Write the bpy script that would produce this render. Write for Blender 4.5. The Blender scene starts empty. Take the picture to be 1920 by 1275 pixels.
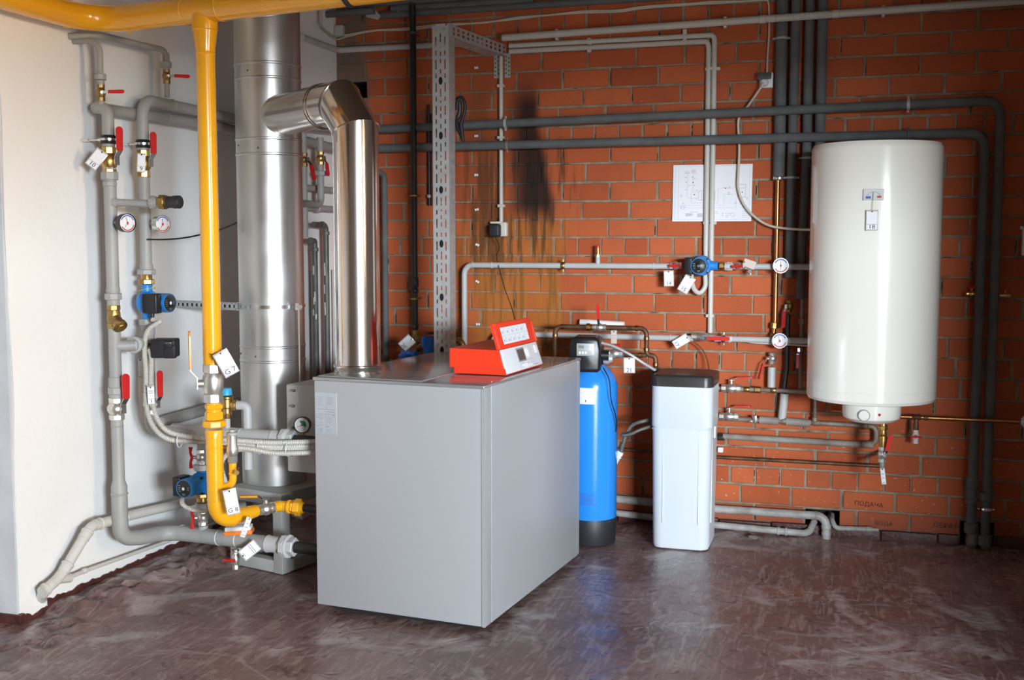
import bpy, bmesh, math, random
from mathutils import Vector, Matrix
random.seed(7)
C = bpy.context.scene
COL = C.collection
V = Vector
# ------------------------------------------------------------------ camera model (1920x1275)
FPX, CH = 2110.0, 1.5
PIT, YAW = math.radians(4.93), math.radians(16.8)
FW = V((-math.sin(YAW)*math.cos(PIT), math.cos(YAW)*math.cos(PIT), -math.sin(PIT)))
RT = V((math.cos(YAW), math.sin(YAW), 0)); UPV = RT.cross(FW)
CAM = V((0, 0, CH))
YB, XL = 5.9, -3.12                      # brick wall plane, white wall plane
def plane(px, py, ax, val):
    d = FW*FPX + RT*(px-960) - UPV*(py-637.5)
    return CAM + d*((val-CAM[ax])/d[ax])
def W(px, py, o=.04): return plane(px, py, 1, YB-o)
def LW(px, py, o=.1): return plane(px, py, 0, XL+o)
def FZ(px, py, z=0): return plane(px, py, 2, z)
def AY(px, py, y): return plane(px, py, 1, y)
# ------------------------------------------------------------------ materials
MATS = {}
def nodes(m):
    m.use_nodes = True
    return m.node_tree.nodes, m.node_tree.links
def mat(name, col, rough=.5, metal=0., var=0., vscale=8., bump=0., bscale=60., rvar=0., col2=None, spec=.5, coat=0., aniso=0.):
    m = bpy.data.materials.new(name); n, l = nodes(m); b = n['Principled BSDF']
    b.inputs['Base Color'].default_value = (*col, 1); b.inputs['Roughness'].default_value = rough
    b.inputs['Metallic'].default_value = metal; b.inputs['Specular IOR Level'].default_value = spec
    if coat: b.inputs['Coat Weight'].default_value = coat; b.inputs['Coat Roughness'].default_value = .08
    tc = n.new('ShaderNodeTexCoord')
    if var or col2 or rvar:
        nz = n.new('ShaderNodeTexNoise'); nz.inputs['Scale'].default_value = vscale; nz.inputs['Detail'].default_value = 6
        l.new(tc.outputs['Object'], nz.inputs['Vector'])
        r = n.new('ShaderNodeValToRGB'); r.color_ramp.elements[0].position = .35; r.color_ramp.elements[1].position = .7
        c2 = col2 or tuple(min(1, c*(1+var)) for c in col)
        c1 = col if col2 else tuple(c*(1-var) for c in col)
        r.color_ramp.elements[0].color = (*c1, 1); r.color_ramp.elements[1].color = (*c2, 1)
        l.new(nz.outputs['Fac'], r.inputs['Fac']); l.new(r.outputs['Color'], b.inputs['Base Color'])
        if rvar:
            mr = n.new('ShaderNodeMapRange'); mr.inputs['To Min'].default_value = rough-rvar; mr.inputs['To Max'].default_value = rough+rvar
            mr.inputs['From Min'].default_value = .3; mr.inputs['From Max'].default_value = .7
            l.new(nz.outputs['Fac'], mr.inputs['Value']); l.new(mr.outputs['Result'], b.inputs['Roughness'])
    if bump:
        n2 = n.new('ShaderNodeTexNoise'); n2.inputs['Scale'].default_value = bscale; n2.inputs['Detail'].default_value = 5
        l.new(tc.outputs['Object'], n2.inputs['Vector'])
        bp = n.new('ShaderNodeBump'); bp.inputs['Strength'].default_value = bump; bp.inputs['Distance'].default_value = .01
        l.new(n2.outputs['Fac'], bp.inputs['Height']); l.new(bp.outputs['Normal'], b.inputs['Normal'])
    MATS[name] = m
    return m
M = MATS
mat('white_plaster', (.86,.86,.84), .75, var=.03, vscale=1.5, bump=.25, bscale=22)
mat('grey_plaster', (.60,.62,.64), .7, var=.08, vscale=4, bump=.5, bscale=14)
mat('mortar', (.23,.18,.12), .95, col2=(.38,.31,.215), vscale=18, bump=.7, bscale=90)
mat('ceiling_concrete', (.15,.12,.09), .9, var=.1, bump=.3)
mat('rendered_wall', (.60,.56,.50), .85, var=.05, bump=.2)
mat('maroon_paint', (.075,.022,.018), .5, var=.3, vscale=20, bump=.4, bscale=50)
mat('yellow_paint', (.93,.44,.012), .22, var=.03, vscale=5, coat=.4)
mat('grey_pipe_paint', (.36,.355,.335), .5, var=.06, vscale=9, bump=.08, bscale=120)
mat('light_pipe_paint', (.50,.50,.48), .45, var=.05, vscale=9)
mat('dark_insulation', (.115,.12,.118), .8, var=.15, vscale=12, bump=.15, bscale=80)
mat('black_iron', (.018,.018,.018), .45, var=.3, vscale=20, bump=.2)
mat('galvanised', (.70,.70,.68), .36, .92, var=.05, vscale=6, bump=.012, bscale=6, rvar=.05)
mat('stainless', (.78,.74,.70), .17, 1., var=.03, vscale=3, bump=.02, bscale=6)
mat('rail_zinc', (.50,.51,.50), .45, .35, var=.08, vscale=14)
mat('boiler_silver', (.465,.475,.49), .36, .25, var=.015, vscale=300)
mat('boiler_top_silver', (.42,.42,.42), .2, .55, var=.03, vscale=5, rvar=.06)
mat('seam_silver', (.62,.66,.70), .3, .5)
mat('red_plastic', (.90,.045,.012), .38, bump=.05, bscale=300)
mat('white_plastic', (.78,.80,.82), .38)
mat('cream_plastic', (.66,.63,.55), .4)
mat('conduit_white', (.57,.545,.49), .42, var=.03)
mat('cable_cream', (.60,.55,.45), .5)
mat('black_plastic', (.012,.012,.013), .35)
mat('soft_black', (.02,.02,.022), .5, bump=.05, bscale=200)
mat('tank_blue', (.025,.27,.80), .22, coat=.5, bump=.02, bscale=18)
mat('pump_blue', (.02,.24,.66), .35)
mat('cap_blue', (.02,.20,.75), .35)
mat('light_blue_plastic', (.05,.42,.70), .4)
mat('brass', (.62,.40,.13), .36, 1., var=.12, vscale=30)
mat('aged_brass', (.40,.27,.10), .45, 1., var=.3, vscale=40)
mat('nickel', (.72,.69,.63), .34, .85, var=.1, vscale=40)
mat('zinc_bright', (.75,.76,.76), .25, 1.)
mat('copper', (.48,.22,.085), .36, 1., var=.2, vscale=12)
mat('aged_copper', (.22,.105,.05), .55, .6, col2=(.06,.035,.022), vscale=25)
mat('rusty_pipe', (.20,.13,.085), .6, .3, col2=(.34,.31,.27), vscale=9, bump=.2, bscale=60)
mat('rail_bolt', (.25,.24,.22), .4, 1.)
mat('iron_grey', (.12,.118,.105), .5, .2, var=.2, vscale=15, bump=.1)
mat('red_lever', (.62,.02,.02), .35)
mat('orange_lever', (.88,.33,.01), .35)
mat('heater_enamel', (.90,.87,.78), .16, coat=.6)
mat('salt_tank_plastic', (.62,.66,.685), .42, bump=.03, bscale=60)
mat('lid_black', (.030,.026,.024), .38, bump=.05, bscale=150)
mat('paper', (.86,.86,.88), .6)
mat('paper_aged', (.60,.50,.42), .6)
mat('laminate', (.50,.47,.44), .2)
mat('ink_black', (.02,.02,.03), .6)
mat('ink_grey', (.30,.30,.34), .6)
mat('ink_blue', (.05,.10,.45), .6)
mat('ink_red', (.55,.04,.04), .6)
mat('ink_faint_blue', (.45,.48,.70), .6)
mat('ink_faint_red', (.75,.48,.48), .6)
mat('dial_white', (.85,.84,.84), .35)
mat('dial_green', (.02,.32,.18), .5)
mat('screen_dark', (.10,.085,.075), .2)
mat('lcd_grey', (.22,.25,.22), .25)
mat('wire_brown', (.16,.05,.02), .5)
mat('wire_yellow', (.45,.50,.15), .5)
mat('hole_dark', (.012,.01,.009), .9)
mat('steel_frame_paint', (.42,.42,.39), .55, var=.06, bump=.1)
mat('orange_plastic', (.85,.22,.03), .4)
mat('sewer_plastic', (.62,.60,.55), .4, var=.04)
mat('dirty_sleeve', (.33,.31,.275), .6, col2=(.20,.155,.115), vscale=11, bump=.2)
mat('peeling_paint', (.40,.395,.38), .5, col2=(.24,.21,.18), vscale=14, bump=.2)
mat('indicator_red', (.5,.03,.01), .2)
mat('charcoal_ink', (.085,.03,.02), .9)

def brick_material(mortar=False):
    m = bpy.data.materials.new('wall_mortar' if mortar else 'red_brick'); n, l = nodes(m); b = n['Principled BSDF']
    b.inputs['Roughness'].default_value = .78; b.inputs['Specular IOR Level'].default_value = .3
    tc = n.new('ShaderNodeTexCoord'); at = n.new('ShaderNodeAttribute'); at.attribute_name = 'tone'
    ramp = n.new('ShaderNodeValToRGB'); e = ramp.color_ramp.elements
    e[0].color = (.40,.083,.026,1); e[0].position = 0; e[1].color = (.54,.125,.042,1); e[1].position = 1
    l.new(at.outputs['Fac'], ramp.inputs['Fac'])
    def noise(scale, detail=5, vec=None):
        q = n.new('ShaderNodeTexNoise'); q.inputs['Scale'].default_value = scale; q.inputs['Detail'].default_value = detail
        l.new(vec or tc.outputs['Object'], q.inputs['Vector']); return q
    def math_(op, a, b_=None, clamp=False):
        q = n.new('ShaderNodeMath'); q.operation = op; q.use_clamp = clamp
        for i, v in enumerate((a, b_)):
            if v is None: continue
            if isinstance(v, (int, float)): q.inputs[i].default_value = v
            else: l.new(v, q.inputs[i])
        return q.outputs[0]
    def mix(fac, a, col):
        q = n.new('ShaderNodeMixRGB'); l.new(fac, q.inputs['Fac'])
        if isinstance(a, tuple): q.inputs['Color1'].default_value = (*a, 1)
        else: l.new(a, q.inputs['Color1'])
        if isinstance(col, tuple): q.inputs['Color2'].default_value = (*col, 1)
        else: l.new(col, q.inputs['Color2'])
        return q.outputs['Color']
    sep = n.new('ShaderNodeSeparateXYZ'); l.new(tc.outputs['Object'], sep.inputs[0])
    def smooth(v, a, c):       # 0 below a, 1 above c
        q = n.new('ShaderNodeMapRange'); q.interpolation_type = 'SMOOTHSTEP'
        q.inputs['From Min'].default_value = a; q.inputs['From Max'].default_value = c
        l.new(v, q.inputs['Value']); return q.outputs['Result']
    X, Z = sep.outputs['X'], sep.outputs['Z']
    wob = noise(2.5, 3).outputs['Fac']; wb = math_('MULTIPLY', math_('SUBTRACT', wob, .5), .35)
    Xw = math_('ADD', X, wb)
    col = ramp.outputs['Color']
    if mortar:
        q = n.new('ShaderNodeValToRGB'); q.color_ramp.elements[0].position = .35; q.color_ramp.elements[1].position = .7
        q.color_ramp.elements[0].color = (.22,.175,.115,1); q.color_ramp.elements[1].color = (.37,.30,.21,1)
        l.new(noise(18, 6).outputs['Fac'], q.inputs['Fac']); col = q.outputs['Color']
    # small light scratches and paint flecks, denser near the floor
    fl = smooth(noise(70, 2).outputs['Fac'], .70, .74)
    flm = math_('MULTIPLY', fl, math_('ADD', smooth(math_('MULTIPLY', Z, -1), -.75, -.2), .25))
    col = mix(math_('MULTIPLY', flm, .6), col, (.62,.52,.44))
    # dirt mottling
    col = mix(math_('MULTIPLY', smooth(noise(6, 8).outputs['Fac'], .5, .8), .35), col, (.18,.07,.04))
    col = mix(math_('MULTIPLY', smooth(noise(230, 3).outputs['Fac'], .45, .75), .22), col, (.30,.055,.018))
    # rust runs: vertical streaks
    mp = n.new('ShaderNodeMapping'); mp.inputs['Scale'].default_value = (22, 1, 1.6); l.new(tc.outputs['Object'], mp.inputs['Vector'])
    st = noise(1.6, 6, mp.outputs['Vector']).outputs['Fac']
    def box(x0, x1, z0, z1, f=.12):
        a = smooth(Xw, x0-f, x0+f); c = math_('SUBTRACT', 1, smooth(Xw, x1-f*.5, x1+f*.5))
        d = smooth(Z, z0-f, z0+f); g = math_('SUBTRACT', 1, smooth(Z, z1-f, z1+f))
        return math_('MULTIPLY', math_('MULTIPLY', a, c), math_('MULTIPLY', d, g))
    patch = noise(3.2, 4).outputs['Fac']
    rust = math_('MULTIPLY', box(-2.06, -1.47, .78, 1.62), math_('ADD', smooth(patch, .30, .55), .35), True)
    rust = math_('MULTIPLY', rust, math_('ADD', math_('MULTIPLY', smooth(st, .35, .6), .5), .5))
    col = mix(math_('MULTIPLY', rust, .45 if mortar else .85), col, (.42,.145,.02))
    col = mix(math_('MULTIPLY', math_('MULTIPLY', box(-2.08, -1.45, 1.36, 2.02), smooth(st, .45, .60)), .85), col, (.095,.038,.010))
    col = mix(math_('MULTIPLY', math_('MULTIPLY', box(-2.02, -1.44, .85, 1.5), smooth(st, .53, .66)), .55), col, (.16,.07,.018))
    col = mix(math_('MULTIPLY', box(-2.02, -1.86, 1.5, 2.4), .55), col, (.16,.05,.015))
    dark_patch = math_('MULTIPLY', box(-1.84, -1.61, 1.72, 2.36, .10), .55)
    Xs = math_('ADD', X, math_('MULTIPLY', Z, .16))          # near-black patch with a leaning right edge
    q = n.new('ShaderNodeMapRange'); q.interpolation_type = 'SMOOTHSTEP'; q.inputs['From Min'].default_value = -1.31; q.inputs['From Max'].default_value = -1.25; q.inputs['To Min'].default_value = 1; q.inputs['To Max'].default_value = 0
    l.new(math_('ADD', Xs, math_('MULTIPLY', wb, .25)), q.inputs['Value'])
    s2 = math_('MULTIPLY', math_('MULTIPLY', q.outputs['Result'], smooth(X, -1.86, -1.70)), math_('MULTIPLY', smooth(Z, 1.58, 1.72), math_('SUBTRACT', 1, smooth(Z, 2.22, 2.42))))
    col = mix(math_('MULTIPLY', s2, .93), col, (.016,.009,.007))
    # cement smeared over the bricks in the top left corner
    col = mix(math_('MULTIPLY', math_('MULTIPLY', box(-3.1, -2.60, 2.22, 2.85, .1), smooth(noise(5, 5).outputs['Fac'], .34, .48)), .9), col, (.16,.135,.105))
    # grime band low on the wall
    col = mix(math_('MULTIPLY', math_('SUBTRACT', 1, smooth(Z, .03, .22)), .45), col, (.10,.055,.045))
    l.new(col, b.inputs['Base Color'])
    bp = n.new('ShaderNodeBump'); bp.inputs['Strength'].default_value = .35; bp.inputs['Distance'].default_value = .006
    l.new(noise(60, 8).outputs['Fac'], bp.inputs['Height']); l.new(bp.outputs['Normal'], b.inputs['Normal'])
    MATS['brick_mortar' if mortar else 'brick'] = m
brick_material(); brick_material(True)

def floor_material():
    m = bpy.data.materials.new('painted_floor'); n, l = nodes(m); b = n['Principled BSDF']
    tc = n.new('ShaderNodeTexCoord')
    def noise(scale, detail=6, dist=0., vec=None):
        q = n.new('ShaderNodeTexNoise'); q.inputs['Scale'].default_value = scale; q.inputs['Detail'].default_value = detail
        q.inputs['Distortion'].default_value = dist; l.new(vec or tc.outputs['Object'], q.inputs['Vector']); return q.outputs['Fac']
    def ramp(v, a, c, ca=(0,0,0), cc=(1,1,1)):
        q = n.new('ShaderNodeValToRGB'); e = q.color_ramp.elements; e[0].position = a; e[1].position = c
        e[0].color = (*ca, 1); e[1].color = (*cc, 1); l.new(v, q.inputs['Fac']); return q.outputs['Color']
    def mix(fac, a, c):
        q = n.new('ShaderNodeMixRGB'); l.new(fac, q.inputs['Fac'])
        for i, v in ((1, a), (2, c)):
            if isinstance(v, tuple): q.inputs[i].default_value = (*v, 1)
            else: l.new(v, q.inputs[i])
        return q.outputs['Color']
    base = ramp(noise(1.1, 6, .6), .35, .68, (.15,.078,.070), (.265,.172,.160))
    mp = n.new('ShaderNodeMapping'); mp.inputs['Scale'].default_value = (7, 1.1, 1); mp.inputs['Rotation'].default_value = (0,0,.7)
    l.new(tc.outputs['Object'], mp.inputs['Vector'])
    sc = noise(5, 10, 1.4, mp.outputs['Vector'])
    c1 = mix(ramp(sc, .50, .64, (0,0,0), (.70,.70,.70)), base, (.37,.27,.25))
    c2 = mix(ramp(noise(1.7, 10, 2.0), .56, .64, (0,0,0), (.85,.85,.85)), c1, (.44,.37,.36))
    c3 = mix(ramp(noise(7, 8, 3.), .60, .68, (0,0,0), (.75,.75,.75)), c2, (.075,.03,.026))
    c4 = mix(ramp(noise(24, 6, 1.), .62, .72, (0,0,0), (.6,.6,.6)), c3, (.26,.19,.17))
    def line(v, c, wd):
        a_ = n.new('ShaderNodeMath'); a_.operation = 'SUBTRACT'; l.new(v, a_.inputs[0]); a_.inputs[1].default_value = c
        b_ = n.new('ShaderNodeMath'); b_.operation = 'ABSOLUTE'; l.new(a_.outputs[0], b_.inputs[0])
        q = n.new('ShaderNodeMapRange'); q.inputs['From Min'].default_value = 0; q.inputs['From Max'].default_value = wd; q.inputs['To Min'].default_value = .55; q.inputs['To Max'].default_value = 0
        l.new(b_.outputs[0], q.inputs['Value']); return q.outputs['Result']
    c4 = mix(line(noise(.75, 5, .8), .5, .006), c4, (.42,.35,.34))
    c4 = mix(line(noise(1.6, 6, 1.6), .46, .004), c4, (.45,.38,.37))
    l.new(c4, b.inputs['Base Color'])
    rr = n.new('ShaderNodeMapRange'); rr.inputs['To Min'].default_value = .17; rr.inputs['To Max'].default_value = .52
    rr.inputs['From Min'].default_value = .3; rr.inputs['From Max'].default_value = .75
    l.new(noise(2.6, 8, 1.), rr.inputs['Value']); l.new(rr.outputs['Result'], b.inputs['Roughness'])
    bp = n.new('ShaderNodeBump'); bp.inputs['Strength'].default_value = .5; bp.inputs['Distance'].default_value = .012
    l.new(noise(9, 9, 1.3), bp.inputs['Height']); l.new(bp.outputs['Normal'], b.inputs['Normal'])
    b.inputs['Specular IOR Level'].default_value = .55
    MATS['floor'] = m
floor_material()
# ------------------------------------------------------------------ mesh builder
def frame(z, up=(0,0,1)):
    z = V(z).normalized(); u = V(up)
    if abs(z.dot(u.normalized())) > .98: u = V((0,1,0)) if abs(z.y) < .9 else V((1,0,0))
    x = u.cross(z).normalized(); y = z.cross(x)
    return x, y, z
def TM(loc, yaw=0., roll=0., pitch=0.):
    """local X right, Y up, Z out of the face; yaw 0 faces -Y, positive yaw turns towards +X (degrees)"""
    a = math.radians(yaw)
    n = V((math.sin(a), -math.cos(a), 0)); r = V((math.cos(a), math.sin(a), 0)); u = V((0,0,1))
    m = Matrix(((r.x,u.x,n.x),(r.y,u.y,n.y),(r.z,u.z,n.z))).to_4x4()
    m = Matrix.Translation(loc) @ m @ Matrix.Rotation(math.radians(pitch),4,'X') @ Matrix.Rotation(math.radians(roll),4,'Z')
    return m
def BM(loc, x, y):
    """matrix with local X along x, Y along y"""
    x = V(x).normalized(); y = V(y); y = (y-x*x.dot(y)).normalized(); z = x.cross(y)
    return Matrix.Translation(loc) @ Matrix(((x.x,y.x,z.x),(x.y,y.y,z.y),(x.z,y.z,z.z))).to_4x4()
def fillet(pts, bend, n=7):
    pts = [V(p) for p in pts]
    if not bend: return pts
    out = [pts[0]]
    for i in range(1, len(pts)-1):
        b = bend[i-1] if isinstance(bend, (list, tuple)) else bend
        a, p, c = pts[i-1], pts[i], pts[i+1]
        d0, d1 = (a-p), (c-p); l0, l1 = d0.length, d1.length; d0.normalize(); d1.normalize()
        ang = d0.angle(d1)
        if ang > 3.10 or b <= 0: out.append(p); continue
        t = min(b/math.tan(ang/2), l0*.48, l1*.48); r = t*math.tan(ang/2)
        s, e = p+d0*t, p+d1*t
        cen = p + (d0+d1).normalized()*(r/math.sin(ang/2))
        v0, v1 = s-cen, e-cen; tot = v0.angle(v1); ax = v0.cross(v1).normalized()
        for k in range(n+1):
            out.append(cen + Matrix.Rotation(tot*k/n, 3, ax) @ v0)
    out.append(pts[-1]); return out
def smoothpath(pts, k=8):
    pts = [V(p) for p in pts]; P = [pts[0]*2-pts[1]]+pts+[pts[-1]*2-pts[-2]]; out = []
    for i in range(1, len(P)-2):
        for j in range(k):
            t = j/k; a, b, c, d = P[i-1], P[i], P[i+1], P[i+2]
            out.append(.5*((2*b)+(c-a)*t+(2*a-5*b+4*c-d)*t*t+(3*b-a-3*c+d)*t**3))
    out.append(pts[-1]); return out
def resample(pts, step):
    out = [pts[0].copy()]; acc = 0
    for a, b in zip(pts, pts[1:]):
        L = (b-a).length
        if L < 1e-9: continue
        while acc + step <= L:
            acc += step; out.append(a+(b-a)*(acc/L))
        acc -= L
    return out
class MB:
    def __init__(s, M_=None): s.v = []; s.f = []; s.M = M_; s.mi = []; s.cur = 0; s.parts = []
    def add(s, vs, fs):
        o = len(s.v); s.parts.append((o, len(vs), len(s.f), len(fs)))
        if s.M is not None: vs = [s.M @ V(v) for v in vs]
        s.v += [V(v) for v in vs]; s.f += [tuple(i+o for i in f) for f in fs]; s.mi += [s.cur]*len(fs); return s
    def box(s, c, d, rot=None, bev=0.):
        hx, hy, hz = d[0]/2, d[1]/2, d[2]/2; c = V(c)
        if bev > 0:
            bm = bmesh.new(); bmesh.ops.create_cube(bm, size=1, matrix=Matrix.Diagonal((*d, 1)))
            bmesh.ops.bevel(bm, geom=bm.edges[:], offset=min(bev, min(d)*.45), segments=3, affect='EDGES', profile=.5)
            vs = [v.co.copy() for v in bm.verts]; bm.verts.index_update(); fs = [tuple(v.index for v in f.verts) for f in bm.faces]; bm.free()
        else:
            vs = [V((x*hx, y*hy, z*hz)) for x in (-1,1) for y in (-1,1) for z in (-1,1)]
            fs = [(0,1,3,2),(4,6,7,5),(0,4,5,1),(2,3,7,6),(0,2,6,4),(1,5,7,3)]
        if rot is not None: vs = [rot @ v for v in vs]
        return s.add([v+c for v in vs], fs)
    def sweep(s, pts, rad, n=16, caps=True, ph=0.):
        pts = [V(p) for p in pts]; q = [pts[0]]
        rr = [rad(0)] if callable(rad) else None
        for p in pts[1:]:
            if (p-q[-1]).length > 1e-5: q.append(p)
        pts = q; m = len(pts)
        if m < 2: return s
        T = [(pts[min(i+1, m-1)]-pts[max(i-1, 0)]) for i in range(m)]
        seg = [(pts[i+1]-pts[i]).normalized() for i in range(m-1)]
        x, y, z = frame(seg[0]); vs = []; prev = seg[0]
        for i in range(m):
            t0 = seg[max(i-1, 0)]; t1 = seg[min(i, m-2)]
            if i > 0 and i-1 >= 1:
                a = seg[i-2].rotation_difference(seg[i-1]); x = a @ x
            elif i > 0: pass
            x = (x - t0*x.dot(t0)).normalized(); y = t0.cross(x)
            nn = (t0+t1); nn = t0 if nn.length < 1e-6 else nn.normalized()
            r = rad[i] if isinstance(rad, (list, tuple)) else rad
            for k in range(n):
                an = 2*math.pi*k/n+ph; o = x*(math.cos(an)*r)+y*(math.sin(an)*r)
                dd = t0.dot(nn)
                if abs(dd) > .2: o = o - t0*(o.dot(nn)/dd)
                vs.append(pts[i]+o)
        fs = [(i*n+k, i*n+(k+1)%n, (i+1)*n+(k+1)%n, (i+1)*n+k) for i in range(m-1) for k in range(n)]
        if caps: fs += [tuple(reversed(range(n))), tuple(range((m-1)*n, m*n))]
        return s.add(vs, fs)
    def tube(s, pts, r, bend=0., n=16, caps=True): return s.sweep(fillet(pts, bend), r, n, caps)
    def cyl(s, a, b, r0, r1=None, n=20, ph=0.):
        return s.sweep([a, b], [r0, r0 if r1 is None else r1], n, ph=ph)
    def lathe(s, p, d, prof, n=24, ph=0.):
        """prof: (distance along d, radius)"""
        p = V(p); x, y, z = frame(d); vs = []
        for t, r in prof:
            for k in range(n):
                a = 2*math.pi*k/n+ph; vs.append(p+z*t+x*(math.cos(a)*r)+y*(math.sin(a)*r))
        m = len(prof)
        fs = [(i*n+k, i*n+(k+1)%n, (i+1)*n+(k+1)%n, (i+1)*n+k) for i in range(m-1) for k in range(n)]
        fs += [tuple(reversed(range(n))), tuple(range((m-1)*n, m*n))]
        return s.add(vs, fs)
    def hexn(s, p, d, w, r, n=6, ph=.3):
        c = r*.08
        return s.lathe(p, d, [(0, r-c), (c, r), (w-c, r), (w, r-c)], n, ph)
    def prism(s, pts2, z0, z1):
        n = len(pts2)
        vs = [(x, y, z0) for x, y in pts2]+[(x, y, z1) for x, y in pts2]
        fs = [(i, (i+1) % n, n+(i+1) % n, n+i) for i in range(n)]+[tuple(reversed(range(n))), tuple(range(n, 2*n))]
        return s.add(vs, fs)
ORG = {}
def obj(name, mb, m, parent=None, smooth=True, ang=38, kind=None, label=None, mats=None):
    me = bpy.data.meshes.new(name)
    if parent is not None: org = ORG[parent.name]
    else:
        xs = [v.x for v in mb.v]; ys = [v.y for v in mb.v]; zs = [v.z for v in mb.v]
        org = V(((min(xs)+max(xs))/2, (min(ys)+max(ys))/2, min(zs)))
    if kind == 'structure': org = V((0,0,0))
    me.from_pydata([v-org for v in mb.v], [], mb.f); me.update()
    bm = bmesh.new(); bm.from_mesh(me); bmesh.ops.recalc_face_normals(bm, faces=bm.faces); bm.to_mesh(me); bm.free()
    o = bpy.data.objects.new(name, me); COL.objects.link(o)
    for k in (mats or [m]): me.materials.append(MATS[k] if isinstance(k, str) else k)
    if mats:
        for p, i in zip(me.polygons, mb.mi): p.material_index = i
    if smooth:
        me.shade_smooth(); me.set_sharp_from_angle(angle=math.radians(ang))
    if parent is not None: o.parent = parent
    else: o.location = org
    ORG[o.name] = org
    if kind: o['kind'] = kind
    if label: o['label'] = label
    return o
def objs(name, mb, m, parent, per=1, **kw):
    """one object for every 'per' shapes added to mb (separate pieces stay separate parts)"""
    out = []
    for i in range(0, len(mb.parts), per):
        q = mb.parts[i:i+per]; o0 = q[0][0]; o1 = q[-1][0]+q[-1][1]; f0 = q[0][2]; f1 = q[-1][2]+q[-1][3]
        b = MB(); b.v = mb.v[o0:o1]; b.f = [tuple(k-o0 for k in f) for f in mb.f[f0:f1]]; b.mi = [0]*len(b.f)
        out.append(obj(name, b, m, parent, **kw))
    return out
def thing(name, label, cat, loc, group=None):
    o = bpy.data.objects.new(name, None); COL.objects.link(o); o.location = V(loc); o.empty_display_size = .05
    ORG[o.name] = V(loc); o['label'] = label; o['category'] = cat
    if group: o['group'] = group
    return o
def tag(o, label, cat, group=None):
    o['label'] = label; o['category'] = cat
    if group: o['group'] = group
    return o
def text(name, body, size, Mx, m, parent, ext=.0004, align='CENTER'):
    cu = bpy.data.curves.new('t', 'FONT'); cu.body = body; cu.size = size; cu.align_x = align; cu.align_y = 'CENTER'
    cu.extrude = ext; cu.resolution_u = 3
    t = bpy.data.objects.new('t', cu); COL.objects.link(t)
    dg = bpy.context.evaluated_depsgraph_get(); dg.update()
    me = bpy.data.meshes.new_from_object(t.evaluated_get(dg)); bpy.data.objects.remove(t); bpy.data.curves.remove(cu)
    org = ORG[parent.name]
    me.transform(Matrix.Translation(-org) @ Mx); me.name = name
    o = bpy.data.objects.new(name, me); COL.objects.link(o); me.materials.clear(); me.materials.append(MATS[m]); o.parent = parent
    ORG[o.name] = org
    return o
# ================================================================== SETTING
def slab(name, x0, x1, y0, y1, z0, z1, m, kind='structure'):
    mb = MB(); mb.box(((x0+x1)/2, (y0+y1)/2, (z0+z1)/2), (x1-x0, y1-y0, z1-z0)); return obj(name, mb, m, kind=kind, smooth=False)
ZC = 3.25
# floor: gently uneven screed, rougher strip beside the white wall
def build_floor():
    from mathutils import noise as nz
    mb = MB(); nx, ny = 190, 190; x0, x1, y0, y1 = -3.6, 3.5, -.95, 6.05
    xs = [x0+(x1-x0)*((i/nx)**1.35) for i in range(nx+1)]; ys = [y0+(y1-y0)*(1-(1-j/ny)**1.25) for j in range(ny+1)]
    vs = []
    for y in ys:
        for x in xs:
            h = .006*nz.noise(V((x*1.3, y*1.3, 0)))-.004
            e = max(0, 1-abs((x+2.93+.04*math.sin(y*5)))/.17) if y > 3.3 else 0
            if e > 0: h += e*(.012+.05*nz.noise(V((x*16, y*13, 3)))+.022*nz.noise(V((x*40, y*40, 7))))
            k = max(0, min(1, (-2.80+.03*math.sin(y*7)-x)/.10))*max(0, min(1, (y-3.72)/.06)) if y < 5.5 else 0
            h += k*(.030+.012*nz.noise(V((x*9, y*9, 1))))
            e2 = max(0, 1-abs(y-5.86)/.14)
            h += e2*(.012+.02*nz.noise(V((x*9, y*9, 5))))
            vs.append((x, y, h))
    fs = [(j*(nx+1)+i, j*(nx+1)+i+1, (j+1)*(nx+1)+i+1, (j+1)*(nx+1)+i) for j in range(ny) for i in range(nx)]
    mb.add(vs, fs); obj('floor', mb, 'floor', kind='structure')
build_floor()
slab('ceiling', -3.7, 3.6, -.9, 6.2, ZC, ZC+.15, 'ceiling_concrete')
# white wall with its end face, and the jog beside the brick wall
def white_wall():
    from mathutils import noise as nz
    mb = MB(); ny, nzz = 90, 80; y0, y1, z1 = 3.6, 5.42, ZC
    vs = []
    for j in range(ny+1):
        for k in range(nzz+1):
            y = y0+(y1-y0)*j/ny; z = z1*k/nzz
            x = XL+.004*nz.noise(V((y*3, z*3, 1)))-(.035*max(0, 1-z/.5)**2*0)
            vs.append((x, y+.02*nz.noise(V((z*1.6, 2, 0)))*(1 if j == 0 else 0), z))
    fs = [(j*(nzz+1)+k, (j+1)*(nzz+1)+k, (j+1)*(nzz+1)+k+1, j*(nzz+1)+k+1) for j in range(ny) for k in range(nzz)]
    mb.add(vs, fs)
    n0 = len(mb.v); mb.v += [V((-3.5, y0, 0)), V((-3.5, y0, z1)), V((-3.5, y1, 0)), V((-3.5, y1, z1))]
    a = n0
    for k in range(nzz): mb.f.append((k, k+1, a+1, a)) if k == -1 else None
    mb.f.append(tuple([a, a+1]+list(range(nzz, -1, -1))))
    mb.f += [(a, a+2, a+3, a+1), (a+2, ny*(nzz+1), a+2)][:1]
    mb.mi = [0]*len(mb.f)
    obj('wall_left', mb, 'white_plaster', kind='structure', ang=60)
white_wall()
slab('wall_left_jog', -3.5, -2.815, 5.40, 6.1, 0, ZC, 'white_plaster')
slab('wall_left_near', -3.7, -3.5, -.9, 3.6, 0, ZC, 'grey_plaster')
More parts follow.
